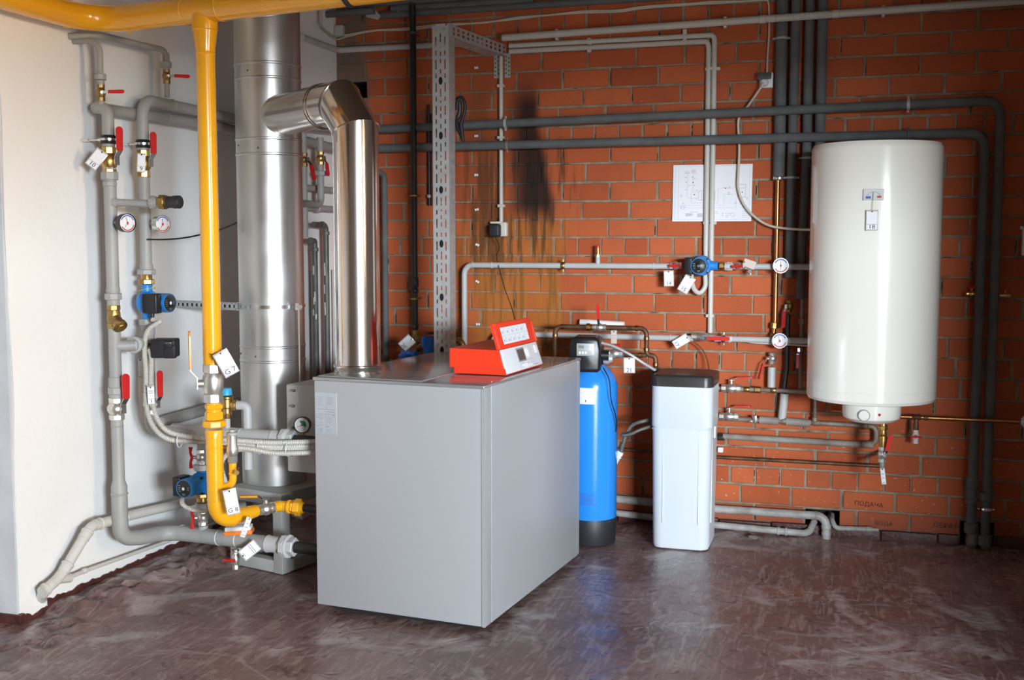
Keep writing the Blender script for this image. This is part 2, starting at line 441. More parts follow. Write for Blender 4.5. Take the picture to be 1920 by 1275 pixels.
slab('wall_left_end', -3.52, XL-.003, 3.585, 3.60, 0, ZC, 'grey_plaster')
slab('added_shade_wall', 1.02, 1.2, 2.9, 6.1, 0, ZC, 'rendered_wall')  # unseen wall added to shade the right end of the bricks
slab('wall_right', 3.45, 3.6, -.9, 6.1, 0, ZC, 'rendered_wall')
# wall behind the camera with the big door opening
OX0, OX1, OZ = 1.5, 3.3, 2.12
slab('wall_front', -3.7, OX0, -.95, -.75, 0, ZC, 'rendered_wall')
slab('wall_front_side', OX1, 3.6, -.95, -.75, 0, ZC, 'rendered_wall')
slab('wall_front_lintel', OX0, OX1, -.95, -.75, OZ, ZC, 'rendered_wall')
# painted skirting
def skirting():
    from mathutils import noise as nz
    mb = MB(); n = 160
    for j in range(n):
        y = 3.6+1.8*j/n; y2 = 3.6+1.8*(j+1)/n
        h = .020+.014*nz.noise(V((y*14, 0, 0)))+.009*nz.noise(V((y*40, 0, 0))); h2 = .020+.014*nz.noise(V((y2*14, 0, 0)))+.009*nz.noise(V((y2*40, 0, 0)))
        if y > 3.74: h += .026; h2 += .026
        mb.add([(XL+.012, y, 0), (XL+.012, y2, 0), (XL+.008, y2, h2), (XL+.008, y, h), (XL-.01, y2, h2), (XL-.01, y, h)], [(0,1,2,3), (3,2,4,5)])
    mb.box((-3.30, 3.590, .018), (.395, .030, .040))
    obj('baseboard_left', mb, 'maroon_paint', kind='structure')
    mb = MB()
    for a, b in ((-2.8, .54), (.705, 1.02)):
        x = a
        while x < b:
            x2 = min(b, x+.27); h = .058+random.uniform(-.006, .006)
            mb.box(((x+x2)/2, 5.888, h/2), (x2-x-.006, .026, h), bev=.004); x = x2
    obj('baseboard_back', mb, 'maroon_paint', kind='structure')
skirting()
# brick wall: every brick modelled, mortar behind
HOLES = [(-2.78, -2.63, 2.30, 2.40), (-.20, -.03, .035, .135), (.545, .70, .0, .125)]
def brick_wall():
    xb0, xb1 = -2.815, 1.02
    zs = [-.05, .05, .144, .244, .339, .442, .54, .635, .733, .838, .936, 1.036, 1.134, 1.232, 1.332, 1.432, 1.53, 1.627, 1.723, 1.821, 1.923, 2.018, 2.118, 2.22, 2.315, 2.415, 2.514, 2.61, 2.71, 2.81, 2.91, 3.01, 3.11, 3.21]
    head = {3, 9, 15, 21, 27}
    jx = {0: .55, 1: (1414,975), 2: (1388,925), 4: (1433,855), 5: (1363,820), 6: (1413,785), 7: (1360.6,750), 8: (1405,715),
          10: (1288,640), 11: (1247,605), 12: (1317.6,570), 13: (1185.8,533), 14: (1233.5,498), 16: (1140,428), 17: (1179.5,392), 18: (1142.6,357),
          19: (1188,320), 20: (1144,285), 22: (1135.6,211), 23: (1184.5,175), 24: (1144,140), 25: (1192.8,103), 26: (1144,70), 28: (1190, 5)}
    hx = {3: (1415.6,890), 9: (1350,678), 15: (1170.7,462), 21: (1204.6,249), 27: (1145, 30)}
    mb = MB(); tones = []; joints = []
    for r in range(len(zs)-1):
        z0, z1 = zs[r], zs[r+1]; pitch = .1275 if r in head else .2555
        a = (hx if r in head else jx).get(r)
        ax = W(a[0], a[1], 0).x if isinstance(a, tuple) else (a if a is not None else random.random()*.25)
        k0 = math.floor((xb0-ax)/pitch)
        x = ax+k0*pitch
        while x < xb1:
            g = .0062+random.uniform(-.0015, .003)
            a0 = max(xb0, x+g); a1 = min(xb1, x+pitch-g+random.uniform(-.002, .002)); x += pitch
            if a1-a0 < .02: continue
            joints.append((x, z0+.006, z1-.006))
            b0, b1 = z0+.0052+random.uniform(-.001,.002), z1-.0052+random.uniform(-.002,.001)
            segs = [(a0, a1)]
            for hx0, hx1, hz0, hz1 in HOLES:
                if b1 > hz0+.02 and b0 < hz1-.02:
                    ns = []
                    for s0, s1 in segs:
                        if s1 <= hx0 or s0 >= hx1: ns.append((s0, s1)); continue
                        if s0 < hx0-.02: ns.append((s0, hx0))
                        if s1 > hx1+.02: ns.append((hx1, s1))
                    segs = ns
            for s0, s1 in segs:
                d = random.uniform(-.0015, .0015); n0 = len(mb.v)
                y0 = YB-.004+d; c = .0025
                f = [(s0, b0), (s1, b0), (s1, b1), (s0, b1)]
                f = [(p+random.uniform(-.0015,.0015), q+random.uniform(-.0015,.0015)) for p, q in f]
                cx, cz = (s0+s1)/2, (b0+b1)/2
                fi = [(p+(c if p < cx else -c), q+(c if q < cz else -c)) for p, q in f]
                vs = [(p, YB+.006, q) for p, q in f]+[(p, y0+c, q) for p, q in f]+[(p, y0, q) for p, q in fi]
                fs = [(8,9,10,11)]+[(i, (i+1)%4, 4+(i+1)%4, 4+i) for i in range(4)]+[(4+i, 4+(i+1)%4, 8+(i+1)%4, 8+i) for i in range(4)]
                mb.add(vs, fs); t = random.random(); tones += [t]*12
    nb = len(mb.f); nv = len(mb.v)
    # mortar bed with recesses where the wall is broken out
    mb.cur = 1
    xs = sorted({xb0, xb1}|{h[0] for h in HOLES}|{h[1] for h in HOLES}); zz = sorted({0., ZC}|{h[2] for h in HOLES}|{h[3] for h in HOLES})
    for i in range(len(xs)-1):
        for k in range(len(zz)-1):
            cx, cz = (xs[i]+xs[i+1])/2, (zz[k]+zz[k+1])/2
            if any(h[0] < cx < h[1] and h[2] < cz < h[3] for h in HOLES): continue
            mb.add([(xs[i], YB+.002, zz[k]), (xs[i+1], YB+.002, zz[k]), (xs[i+1], YB+.002, zz[k+1]), (xs[i], YB+.002, zz[k+1])], [(0,1,2,3)])
    mb.cur = 2
    for a, b, c, d in HOLES:
        q = YB+.15
        mb.add([(a,YB-.003,c),(b,YB-.003,c),(b,YB-.003,d),(a,YB-.003,d),(a,q,c),(b,q,c),(b,q,d),(a,q,d)], [(4,5,6,7),(0,1,5,4),(1,2,6,5),(2,3,7,6),(3,0,4,7)])
    # black unfilled perpends, broken in height, always inside a head joint
    for jxp, z0, z1 in joints:
        if random.random() < .30:
            n = random.choice((1, 1, 2)); sd = random.choice((-1, 1))
            for _ in range(n):
                h = random.uniform(.25, .95)*(z1-z0)/n; zc = random.uniform(z0+h/2, z1-h/2); wd = random.uniform(.0025, .0055)
                xx = jxp+sd*.0035; e = random.uniform(-.001, .001)
                mb.add([(xx-wd/2, YB-.0008, zc-h/2), (xx+wd/3, YB-.0008, zc-h/2-.003), (xx+wd/2+e, YB-.0008, zc+h/3), (xx-wd/4+e, YB-.0008, zc+h/2)], [(0,1,2,3)])
    for r in range(1, len(zs)-1):
        for _ in range(5):
            if random.random() < .5:
                x = random.uniform(xb0, xb1-.2); L = random.uniform(.01, .09); z = zs[r]+random.uniform(-.003, .003)
                mb.add([(x, YB-.0006, z-.001), (x+L*.5, YB-.0006, z-.002), (x+L, YB-.0006, z), (x+L*.4, YB-.0006, z+.0015)], [(0,1,2,3)])
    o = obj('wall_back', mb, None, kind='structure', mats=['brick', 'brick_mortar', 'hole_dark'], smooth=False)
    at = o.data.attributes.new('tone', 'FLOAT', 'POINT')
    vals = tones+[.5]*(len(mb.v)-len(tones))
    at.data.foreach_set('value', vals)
brick_wall()
slab('wall_back_backing', -3.5, 1.2, 6.06, 6.2, 0, ZC, 'rendered_wall')
# pencil notes on the bricks
def scrawl(name, body, px, py, size, rot, label):
    p = W(px, py, .006); t = thing(name, label, 'handwriting', p)
    text('lettering', body, size, TM(p, 0, rot), 'charcoal_ink', t)
scrawl('chalk_note', 'ПОДАЧА', 1629, 946, .032, -2, 'dark handwritten word on the brick above the short white stub pipe')
scrawl('chalk_note', 'ВОДА', 1657, 982, .03, 0, 'small dark handwritten word on the brick right above the stub pipe tip')
scrawl('chalk_note', 'ОБРАТКА', 1782, 987, .034, -2, 'faint handwritten word on the brick left of the two tall grey pipes at the floor')
# ================================================================== shared fittings
def valve(label, p, axis, stem, lever, r=.016, L=.07, ll=.075, bm_='nickel', hm='red_lever', kind='lever', name='ball_valve', stemh=None, cat='valve', bent=True, bulge=1.3):
    p = V(p); ax = V(axis).normalized(); st = V(stem).normalized(); lv = V(lever).normalized()
    t = thing(name, label, cat, p)
    mb = MB(); a = p-ax*L/2
    mb.hexn(a, ax, L*.24, r*1.12, 8); mb.hexn(p+ax*L*.26, ax, L*.24, r*1.12, 8)
    mb.lathe(p-ax*L*.3, ax, [(0, r*.85), (L*.12, r*1.1), (L*.22, r*bulge), (L*.38, r*bulge), (L*.48, r*1.1), (L*.6, r*.85)], 20)
    sh = stemh or r*2.1
    mb.cyl(p, p+st*sh, r*.5, r*.42, 12)
    obj('body', mb, bm_, t)
    mb = MB(); mb.hexn(p+st*(sh-.004), st, .007, r*.42); obj('nut', mb, 'zinc_bright', t)
    mb = MB(); side = lv.cross(st); w = r*.62 if ll > .05 else r*.5
    if kind == 'lever':
        q = p+st*sh; rise = st*(r*.7 if bent else 0)
        path = [q-lv*r*.6, q+lv*r*.7, q+lv*r*1.5+rise, q+lv*ll+rise]
        def strip(P, hw, th, mb_):
            vs = []
            for c in P:
                vs += [c-side*hw-st*th, c+side*hw-st*th, c+side*hw+st*th, c-side*hw+st*th]
            n = len(P); fs = [(4*i+k, 4*i+(k+1)%4, 4*i+4+(k+1)%4, 4*i+4+k) for i in range(n-1) for k in range(4)]
            fs += [(3,2,1,0), (4*n-4, 4*n-3, 4*n-2, 4*n-1)]
            mb_.add(vs, fs)
        strip(path[:3]+[q+lv*(r*1.8)+rise], w*.75, .0015, mb)
        lever_o = obj('lever', mb, 'zinc_bright', t)
        mb = MB(); g0 = q+lv*r*1.6+rise; g1 = q+lv*ll+rise; d = (g1-g0)
        pr = []
        n = 8
        for i in range(n+1):
            an = math.pi*i/n; pr.append(g1+lv*(math.sin(an)*w)+side*(math.cos(an)*w))
        pr = [g0+side*w*.85]+pr+[g0-side*w*.85]
        k = len(pr); th = .0035
        mb.add([c-st*th for c in pr]+[c+st*th for c in pr], [(i, (i+1)%k, k+(i+1)%k, k+i) for i in range(k)]+[tuple(reversed(range(k))), tuple(range(k, 2*k))])
        obj('grip', mb, hm, lever_o)
    else:
        q = p+st*(sh+.002)
        mb.cyl(q, q+st*.006, r*.75, r*.6, 14)
        for s_ in (-1, 1):
            e = q+lv*s_*ll*.55+st*.008
            mb.sweep([q+st*.004, q+lv*s_*ll*.25+st*.01, e], [r*.32, r*.3, r*.5], 8)
        obj('wing_handle', mb, hm, t)
    return t
def gauge(label, p, yaw, R=.038, depth=.03, stem_to=None, rim='zinc_bright', needle=100, needle2=None, style='thermo', case='rim'):
    m = TM(p, yaw); t = thing('pressure_gauge' if style != 'thermo' else 'thermomanometer', label, 'gauge', p)
    mb = MB(m); mb.lathe((0,0,-depth), (0,0,1), [(0, R*.8), (.004, R*.96), (depth*.8, R*.98), (depth, R), (depth+.003, R), (depth+.003, R*.93), (depth-.002, R*.91)], 40); obj('case', mb, rim, t)
    mb = MB(m); mb.lathe((0,0,-.004), (0,0,1), [(0, R*.9), (.0042, R*.9)], 40); d = obj('dial', mb, 'dial_white', t)
    def arc(a0, a1, r0, r1, mt, nm):
        mb = MB(m); n = 18; vs = []
        for i in range(n+1):
            a = math.radians(a0+(a1-a0)*i/n); vs += [(math.cos(a)*r0, math.sin(a)*r0, .0008), (math.cos(a)*r1, math.sin(a)*r1, .0008)]
        mb.add(vs, [(2*i, 2*i+1, 2*i+3, 2*i+2) for i in range(n)]); obj(nm, mb, mt, d, smooth=False)
    if style == 'thermo':
        arc(25, 155, R*.72, R*.84, 'ink_blue', 'blue_scale'); arc(-150, -15, R*.72, R*.84, 'ink_red', 'red_scale')
    else:
        arc(-30, 120, R*.15, R*.55, 'dial_green', 'green_zone')
    mb = MB(m)
    for i in range(24):
        a = math.radians(i*15)
        if style != 'thermo' and 240 < i*15 < 300: continue
        r0 = R*.55 if i % 3 == 0 else R*.6
        mb.box((math.cos(a)*R*.62, math.sin(a)*R*.62, .0010), (R*.09, R*.018, .0006), rot=Matrix.Rotation(a, 3, 'Z'))
    obj('scale_marks', mb, 'ink_grey', d, smooth=False)
    mb = MB(m)
    for a, L, w in ((needle, .62, .035), (needle+180, .22, .05))+(((needle2, .55, .03),) if needle2 is not None else ()):
        a = math.radians(a); mb.box((math.cos(a)*R*L/2, math.sin(a)*R*L/2, .0016), (R*L, R*w*1.3, .0008), rot=Matrix.Rotation(a, 3, 'Z'))
    obj('needle', mb, 'ink_black', d, smooth=False)
    mb = MB(m); mb.lathe((0,0,.001), (0,0,1), [(0, R*.13), (.0016, R*.12)], 14); obj('hub', mb, 'ink_red', d)
    if stem_to is not None:
        mb = MB(); mb.tube([m @ V((0,0,-depth*.8)), V(stem_to)], .008, 0, 10); obj('stem', mb, 'grey_pipe_paint' if style == 'thermo' else 'brass', t)
    return t
def idtag(label, p, yaw, roll, txt, w=.052, h=.085, hang=None, wire='wire_brown', lines=None, pitch=0, pap='paper', tsize=None, num_y=None):
    """p = centre of the card; roll turns it in its plane; the hole end is local +Y"""
    m = TM(p, yaw, roll, pitch); t = thing('identification_tag', label, 'tag', p)
    mb = MB(m); mb.box((0,0,0), (w, h, .0016), bev=.0007); obj('plastic_sleeve', mb, 'laminate', t)
    mb = MB(m); mb.box((0,-.001,.0011), (w*.86, h*.88, .0008)); pp = obj('paper_insert', mb, pap, t, smooth=False)
    if txt:
        mb = MB(m); mb.box((0, -h*.19, .0017), (w*.84, .0009, .0004)); obj('ruled_line', mb, 'ink_black', pp, smooth=False)
        text('number', txt, (tsize or h*.21)*1.35, m @ Matrix.Translation((0, -h*.325, .0017)) @ Matrix.Diagonal((1.12,1,1,1)), 'ink_black', pp)
    if lines:
        mb = MB(m)
        for yy, ww in lines: mb.box((0, yy*h, .0017), (ww*w, h*.035, .0004))
        obj('printed_lines', mb, 'ink_grey', pp, smooth=False)
    mb = MB(m); mb.lathe((0, h*.42, .0008), (0,0,1), [(0, .0035), (.0012, .0035)], 10); obj('eyelet', mb, 'ink_black', t)
    if hang is not None:
        a = m @ V((0, h*.42, .002)); b = V(hang)
        mb = MB(); mid = (a+b)/2+V((0,0,-.006)); mb.sweep(smoothpath([a, mid, b], 5), .0011, 6); obj('tie_wire', mb, wire, t)
    return t
def hexunion(mb, p, d, r, w=.03, flange=True):
    p = V(p); d = V(d).normalized()
    mb.hexn(p-d*w/2, d, w*.62, r*1.0, 8); mb.lathe(p+d*w*.12, d, [(0, r*.8), (w*.05, r*.86), (w*.5, r*.8)], 20)
def clampring(mb, p, d, r, w=.02, ears=True, ear=(0,0,1)):
    p = V(p); d = V(d).normalized()
    mb.lathe(p-d*w/2, d, [(0, r), (w*.2, r+.003), (w*.8, r+.003), (w, r)], 20)
    if ears:
        e = V(ear)
        for s_ in (-1, 1): mb.cyl(p+e*s_*(r-.002), p+e*s_*(r+.013), .006, .005, 8)
X_, Y_, Z_ = V((1,0,0)), V((0,1,0)), V((0,0,1))
def pump(label, p, axis, motor_dir, S=1., box_side=None, face_num=True, flip=False, bodylen=.13):
    """wet rotor circulator: volute on the pipe axis, motor along motor_dir"""
    p = V(p); ax = V(axis).normalized(); md = V(motor_dir).normalized(); md = (md-ax*md.dot(ax)).normalized(); sd = ax.cross(md)
    t = thing('circulation_pump', label, 'pump', p)
    mb = MB(); R = .052*S
    mb.lathe(p-md*.032*S, md, [(0, R*.55), (.01*S, R*.9), (.025*S, R*1.02), (.05*S, R*1.0), (.062*S, R*.9)], 28)
    mb.sweep([p-ax*bodylen*.5*S, p-ax*bodylen*.38*S, p-ax*bodylen*.2*S, p, p+ax*bodylen*.2*S, p+ax*bodylen*.38*S, p+ax*bodylen*.5*S], [.024*S, .021*S, .030*S, .034*S, .030*S, .021*S, .024*S], 20)
    mb.lathe(p+md*.03*S, md, [(0, R*1.05), (.012*S, R*1.05), (.014*S, R*.95)], 4, math.pi/4)
    obj('volute', mb, 'pump_blue', t)
    mb = MB()
    for a in range(4):
        an = math.pi/4+a*math.pi/2; q = p+md*.03*S+(ax*math.cos(an)+sd*math.sin(an))*R*.93
        mb.cyl(q, q+md*.018*S, .005*S, .005*S, 8)
    objs('bolt', mb, 'black_plastic', t)
    mr = .042*S; L0, L1 = .04*S, .125*S
    mb = MB(); mb.lathe(p+md*L0, md, [(0, mr), (L1-L0-.006*S, mr), (L1-L0, mr*.97), (L1-L0, mr*.9), (L1-L0-.002, mr*.88)], 32); mo = obj('motor', mb, 'pump_blue', t)
    mb = MB(); mb.lathe(p+md*(L1-.003), md, [(0, mr*.9), (.0032, mr*.89), (.004, mr*.3), (.0045, mr*.28)], 32); fp = obj('face_plate', mb, 'black_plastic', mo)
    mb = MB(); mb.lathe(p+md*(L1+.001), md, [(0, mr*.18), (.003, mr*.17)], 16); obj('vent_screw', mb, 'zinc_bright', mo)
    u = V((0,0,1)); u = (u-md*u.dot(md)).normalized(); r_ = u.cross(md).normalized()
    mb = MB(BM(p+md*(L1+.0014), r_, u))
    for k, (x, y, w) in enumerate(((-.55,.3,.25),(-.55,.1,.3),(-.55,-.1,.3),(.55,.15,.26),(.55,0,.26),(.55,-.15,.26),(0,-.55,.35),(0,-.68,.25),(-.5,-.3,.2))):
        mb.box((x*mr, y*mr, 0), (w*mr, .05*mr, .0006))
    obj('print_marks', mb, 'ink_grey', fp, smooth=False)
    bs = sd if box_side is None else V(box_side)
    c = p+md*.072*S+bs*.054*S
    up_ = md.cross(bs)
    mb = MB(BM(c, md, bs)); mb.box((0,0,0), (.078*S, .040*S, .085*S), bev=.006*S); obj('terminal_box', mb, 'black_plastic', t)
    g = c-Z_*.05*S
    if abs(bs.z) < .9:
        mb = MB(); mb.cyl(g+Z_*.012*S, g-Z_*.014*S, .010*S, .009*S, 10); obj('cable_gland', mb, 'black_plastic', t)
    return t, g
def hose(pts, r=.010, step=.004, corr=.12, k=8, n=10):
    P = resample(smoothpath(pts, k), step)
    rr = [r*(1+(corr if i % 2 else -corr)) for i in range(len(P))]
    mb = MB(); mb.sweep(P, rr, n); return mb
# ================================================================== BOILER
BO = V((-1.319, 4.001, 0)); ba = math.radians(-5.5)
BU, BV = V((math.cos(ba), math.sin(ba), 0)), V((-math.sin(ba), math.cos(ba), 0))
BMX = Matrix.Translation(BO) @ Matrix(((BU.x,BV.x,0),(BU.y,BV.y,0),(0,0,1))).to_4x4()
def boiler():
    w, d, h = .746, 1.124, .966
    t = thing('boiler', 'large grey metal floor standing boiler cabinet in the middle of the room', 'boiler', BMX @ V((-w/2, d/2, 0)))
    def B(x0, x1, y0, y1, z0, z1, bev=.0, mb=None):
        mb = mb or MB(BMX); mb.box(((x0+x1)/2, (y0+y1)/2, (z0+z1)/2), (x1-x0, y1-y0, z1-z0), bev=bev); return mb
    obj('cabinet', B(-w, -.0, .0, d, .028, .952, .004), 'boiler_silver', t)
    obj('side_panel', B(-.002, .006, .062, d-.05, .03, .955, .002), 'boiler_silver', t)
    obj('corner_trim', B(-.01, .004, -.004, .058, .028, .957, .0025), 'boiler_silver', t)
    mb = B(.0035, .0058, .0585, .0625, .03, .955); B(.001, .0052, -.0052, -.0022, .03, .955, mb=mb); B(.0035, .0062, d-.052, d-.049, .03, .955, mb=mb)
    objs('seam_edge', mb, 'seam_silver', t, smooth=False)
    obj('top_panel', B(-w-.003, .004, -.006, d, .950, .9635, .003), 'boiler_top_silver', t)
    obj('top_cover', B(-w+.012, -.268, .012, d-.03, .9635, .969, .0025), 'boiler_top_silver', t)
    mb = MB(BMX); mb.lathe((-.02, .12, .9635), (0,0,1), [(0,.006),(.002,.006),(.003,.003)], 12); obj('screw', mb, 'zinc_bright', t)
    obj('plinth', B(-w+.05, -.05, .05, d-.05, .0, .03), 'hole_dark', t, smooth=False)
    # sticker printed on the near face
    mb = B(-.742, -.642, -.0012, .002, .735, .902); st = obj('rating_label', mb, 'seam_silver', t, smooth=False)
    mb = MB(BMX)
    def ln(u, z, L, th=.0013): mb.box((u+L/2, -.0016, z), (L, .0006, th))
    x0 = -.738
    for k in range(8): ln(x0, .884-k*.0055, .007, .0016) if k % 2 == 0 else None; ln(x0+.010, .884-k*.0050, .026-(k%3)*.004, .0009)
    for k in range(7): ln(x0+.045, .884-k*.005, .004, .0012) if k % 2 == 0 else None; ln(x0+.051, .884-k*.005, .030-(k%2)*.006, .0012)
    ln(x0+.045, .842, .009, .003); ln(x0, .835, .088, .0018); ln(x0+.040, .825, .048, .002); ln(x0, .8145, .07, .0014); ln(x0+.075, .8135, .014, .004)
    for k in range(6): ln(x0+.048, .803-k*.004, .04-(k%3)*.01, .0008)
    ln(x0, .7985, .035); ln(x0, .780, .088, .0008); ln(x0, .772, .088, .0008); ln(x0, .766, .018, .002); ln(x0+.045, .765, .018, .003)
    for z in (.808, .738): ln(x0, z, .09, .0008)
    for u in (x0, x0+.025, x0+.0455, x0+.09): mb.box((u, -.0016, .773), (.0008, .0006, .07))
    for k in range(5): ln(x0+.003, .756-k*.0033, .036-(k%2)*.008, .0009); ln(x0+.049, .756-k*.0033, .034-(k%3)*.006, .0009)
    text_l = obj('label_print', mb, 'ink_grey', st, smooth=False)
    mb = MB(BMX)
    for k in range(0, 5): mb.box((x0+.01, -.0013, .9+.0), (.0, .0, .0)) if False else None
    # rear hood on the far side with the flue gas box
    mb = MB(); mb.box((-2.165, 4.70, .692), (.32, .66, .385), rot=Matrix.Rotation(ba, 3, 'Z'), bev=.006); hd = obj('rear_hood', mb, 'light_pipe_paint', t)
    mb = MB()
    for px, py in ((556,731),(553,851),(555,760),(555,800)):
        p = AY(px, py, 4.37); mb.lathe(p-Y_*.02, -Y_, [(0,.006),(.012,.006),(.014,.003)], 10)
    objs('screw', mb, 'rail_bolt', hd)
boiler()
def controller():
    K = BMX @ Matrix.Translation((-.036, .30, .969)) @ Matrix.Rotation(math.radians(1.5), 4, 'Z')
    t = thing('boiler_controller', 'bright red boiler control unit with raised lid standing on the grey boiler', 'control unit', K @ V((-.11, .21, 0)))
    D = .43
    mb = MB(K)
    def side(pts, y0, y1, mb):     # profile in u,z extruded along v
        n = len(pts); vs = [(u, y0, z) for u, z in pts]+[(u, y1, z) for u, z in pts]
        mb.add(vs, [(i, (i+1)%n, n+(i+1)%n, n+i) for i in range(n)]+[tuple(reversed(range(n))), tuple(range(n, 2*n))])
    side([(-.226,0),(.004,0),(-.002,.026),(-.226,.026)], 0, D, mb); obj('base', mb, 'red_plastic', t)
    mb = MB(K); side([(-.240,.026),(-.006,.026),(-.026,.100),(-.240,.103)], -.012, D+.008, mb); bd = obj('housing', mb, 'red_plastic', t)
    mb = MB(K); mb.box((-.09, -.0125, .064), (.0012, .001, .074)); mb.box((-.12, -.0125, .0265), (.236, .001, .0014)); obj('housing_seam', mb, 'ink_red', bd, smooth=False)
    # slanting display panel
    e0, e1 = V((.006, 0, .004)), V((-.026, 0, .100)); up = (e1-e0).normalized(); L = (e1-e0).length
    P = K @ BM(e0, (0,1,0), up)         # X along depth, Y up the slope, Z outward
    mb = MB(P); mb.box((D/2, L/2, -.001), (D-.002, L, .008), bev=.002); pn = obj('display_panel', mb, 'white_plastic', t)
    mb = MB(P); mb.box((.205, .062, .0038), (.088, .058, .003), bev=.001); bz = obj('screen_bezel', mb, 'ink_grey', pn)
    mb = MB(P); mb.box((.205, .062, .0056), (.072, .046, .001)); obj('screen', mb, 'screen_dark', bz)
    mb = MB(P); mb.lathe((.288, .066, .003), (0,0,1), [(0,.021),(.002,.021),(.0035,.014),(.0035,.010),(.005,.009)], 28); obj('dial_ring', mb, 'paper', pn)
    mb = MB(P)
    for x, y in ((.20,.018),(.222,.018),(.244,.018),(.244,.010),(.222,.010),(.27,.012),(.30,.012)): mb.box((x, y, .0038), (.014, .006, .002), bev=.0008)
    mb.box((.395, .072, .004), (.026, .034, .003), bev=.001)
    objs('button', mb, 'paper', pn)
    mb = MB(P)
    for x, y, w in ((.200,.026,.04),(.288,.034,.02),(.262,.035,.01),(.35,.008,.06),(.35,.072,.005),(.35,.062,.005),(.35,.082,.005),(.262,.024,.01),(.30,.022,.01)): mb.box((x, y, .0034), (w, .0018, .0008))
    for x in (.17, .325): mb.box((x, L/2, .0033), (.0012, L*.9, .0004))
    obj('panel_print', mb, 'ink_grey', pn, smooth=False)
    mb = MB(P); mb.box((.31, .035, .0034), (.008, .003, .001)); obj('warning_mark', mb, 'orange_plastic', pn, smooth=False)
    # raised lid
    Lm = P @ Matrix.Translation((0, L+.002, .002)) @ Matrix.Rotation(math.radians(2), 4, 'X')
    H = .108
    mb = MB(Lm); mb.box((D/2-.01, H/2, -.006), (D-.01, H, .016), bev=.003)
    mb.box((D/2-.01, H/2, .004), (D-.01, H, .004), bev=.001); mb.box((D-.012, H/2-.01, .004), (.012, H*.8, .014), bev=.002); mb.box((D/2-.01, H-.008, .003), (D-.03, .014, .010), bev=.002)
    ld = obj('lid', mb, 'red_plastic', t)
    mb = MB(Lm); mb.box((.195, .051, .0065), (.30, .070, .001)); sh = obj('instruction_sheet', mb, 'paper', ld, smooth=False)
    mb = MB(Lm)
    for r in range(2):
        for c in range(5):
            x = .07+c*.055; y = .069-r*.035
            mb.box((x, y, .0071), (.042, .0006, .0003)); mb.box((x-.012, y-.004, .0071), (.012, .010, .0003)); mb.box((x+.008, y-.006, .0071), (.008, .004, .0003)); mb.box((x+.010, y+.006, .0071), (.004, .008, .0003))
    mb.box((.195, .051, .0071), (.30, .0010, .0003))
    obj('sheet_drawings', mb, 'ink_faint_blue', sh, smooth=False)
controller()
g = gauge('round gauge with green zone in front of the boiler hood, beside the white hoses', AY(566, 797, 4.30), 12, .035, .034, needle=205, style='press', rim='black_plastic')
mb = MB(); p = AY(566, 812, 4.30); mb.cyl(p+Y_*.015, p+Y_*.015-Z_*.03, .007, .009, 10); mb.cyl(p+Y_*.015, p+V((0,.06,0)), .006, .006, 8); obj('stem', mb, 'brass', g)
# ================================================================== CHIMNEY AND FLUE
def ribs(mb, c, r, z, h=.0035): mb.lathe(V((c[0], c[1], z)), Z_, [(-.007, r*.995), (-.003, r+h), (.003, r+h), (.007, r*.995)], 64)
CC = (-2.617, 4.75)
def chimney():
    t = thing('chimney_pipe', 'thick vertical galvanised chimney pipe standing on the grey steel frame', 'chimney', (CC[0], CC[1], .37))
    r = .151
    zof = lambda py: AY(508, py, 4.75).z
    cuts = [.372, zof(652), zof(576), zof(290), zof(150), ZC-.002]
    for a, b in zip(cuts, cuts[1:]):
        mb = MB(); mb.lathe((CC[0], CC[1], a), Z_, [(0, r), (b-a, r)], 72)
        an = math.radians(200); mb.box((CC[0]+math.cos(an)*r, CC[1]+math.sin(an)*r, (a+b)/2), (.004, .016, b-a), rot=Matrix.Rotation(an, 3, 'Z'))
        obj('pipe_section', mb, 'galvanised', t)
    for py in (647, 673, 264, 292, 125, 152):
        mb = MB(); ribs(mb, CC, r, zof(py)); obj('rolled_seam', mb, 'galvanised', t)
    mb = MB()
    for px, py in ((478,137),(530,140),(500,276),(548,282),(490,660),(535,663)):
        an = math.radians(-90-28+ (px-508)*.95); p = V((CC[0]+math.cos(an)*r, CC[1]+math.sin(an)*r, zof(py))); mb.cyl(p, p+V((math.cos(an), math.sin(an), 0))*.004, .005, .003, 8)
    objs('rivet', mb, 'rail_bolt', t)
chimney()
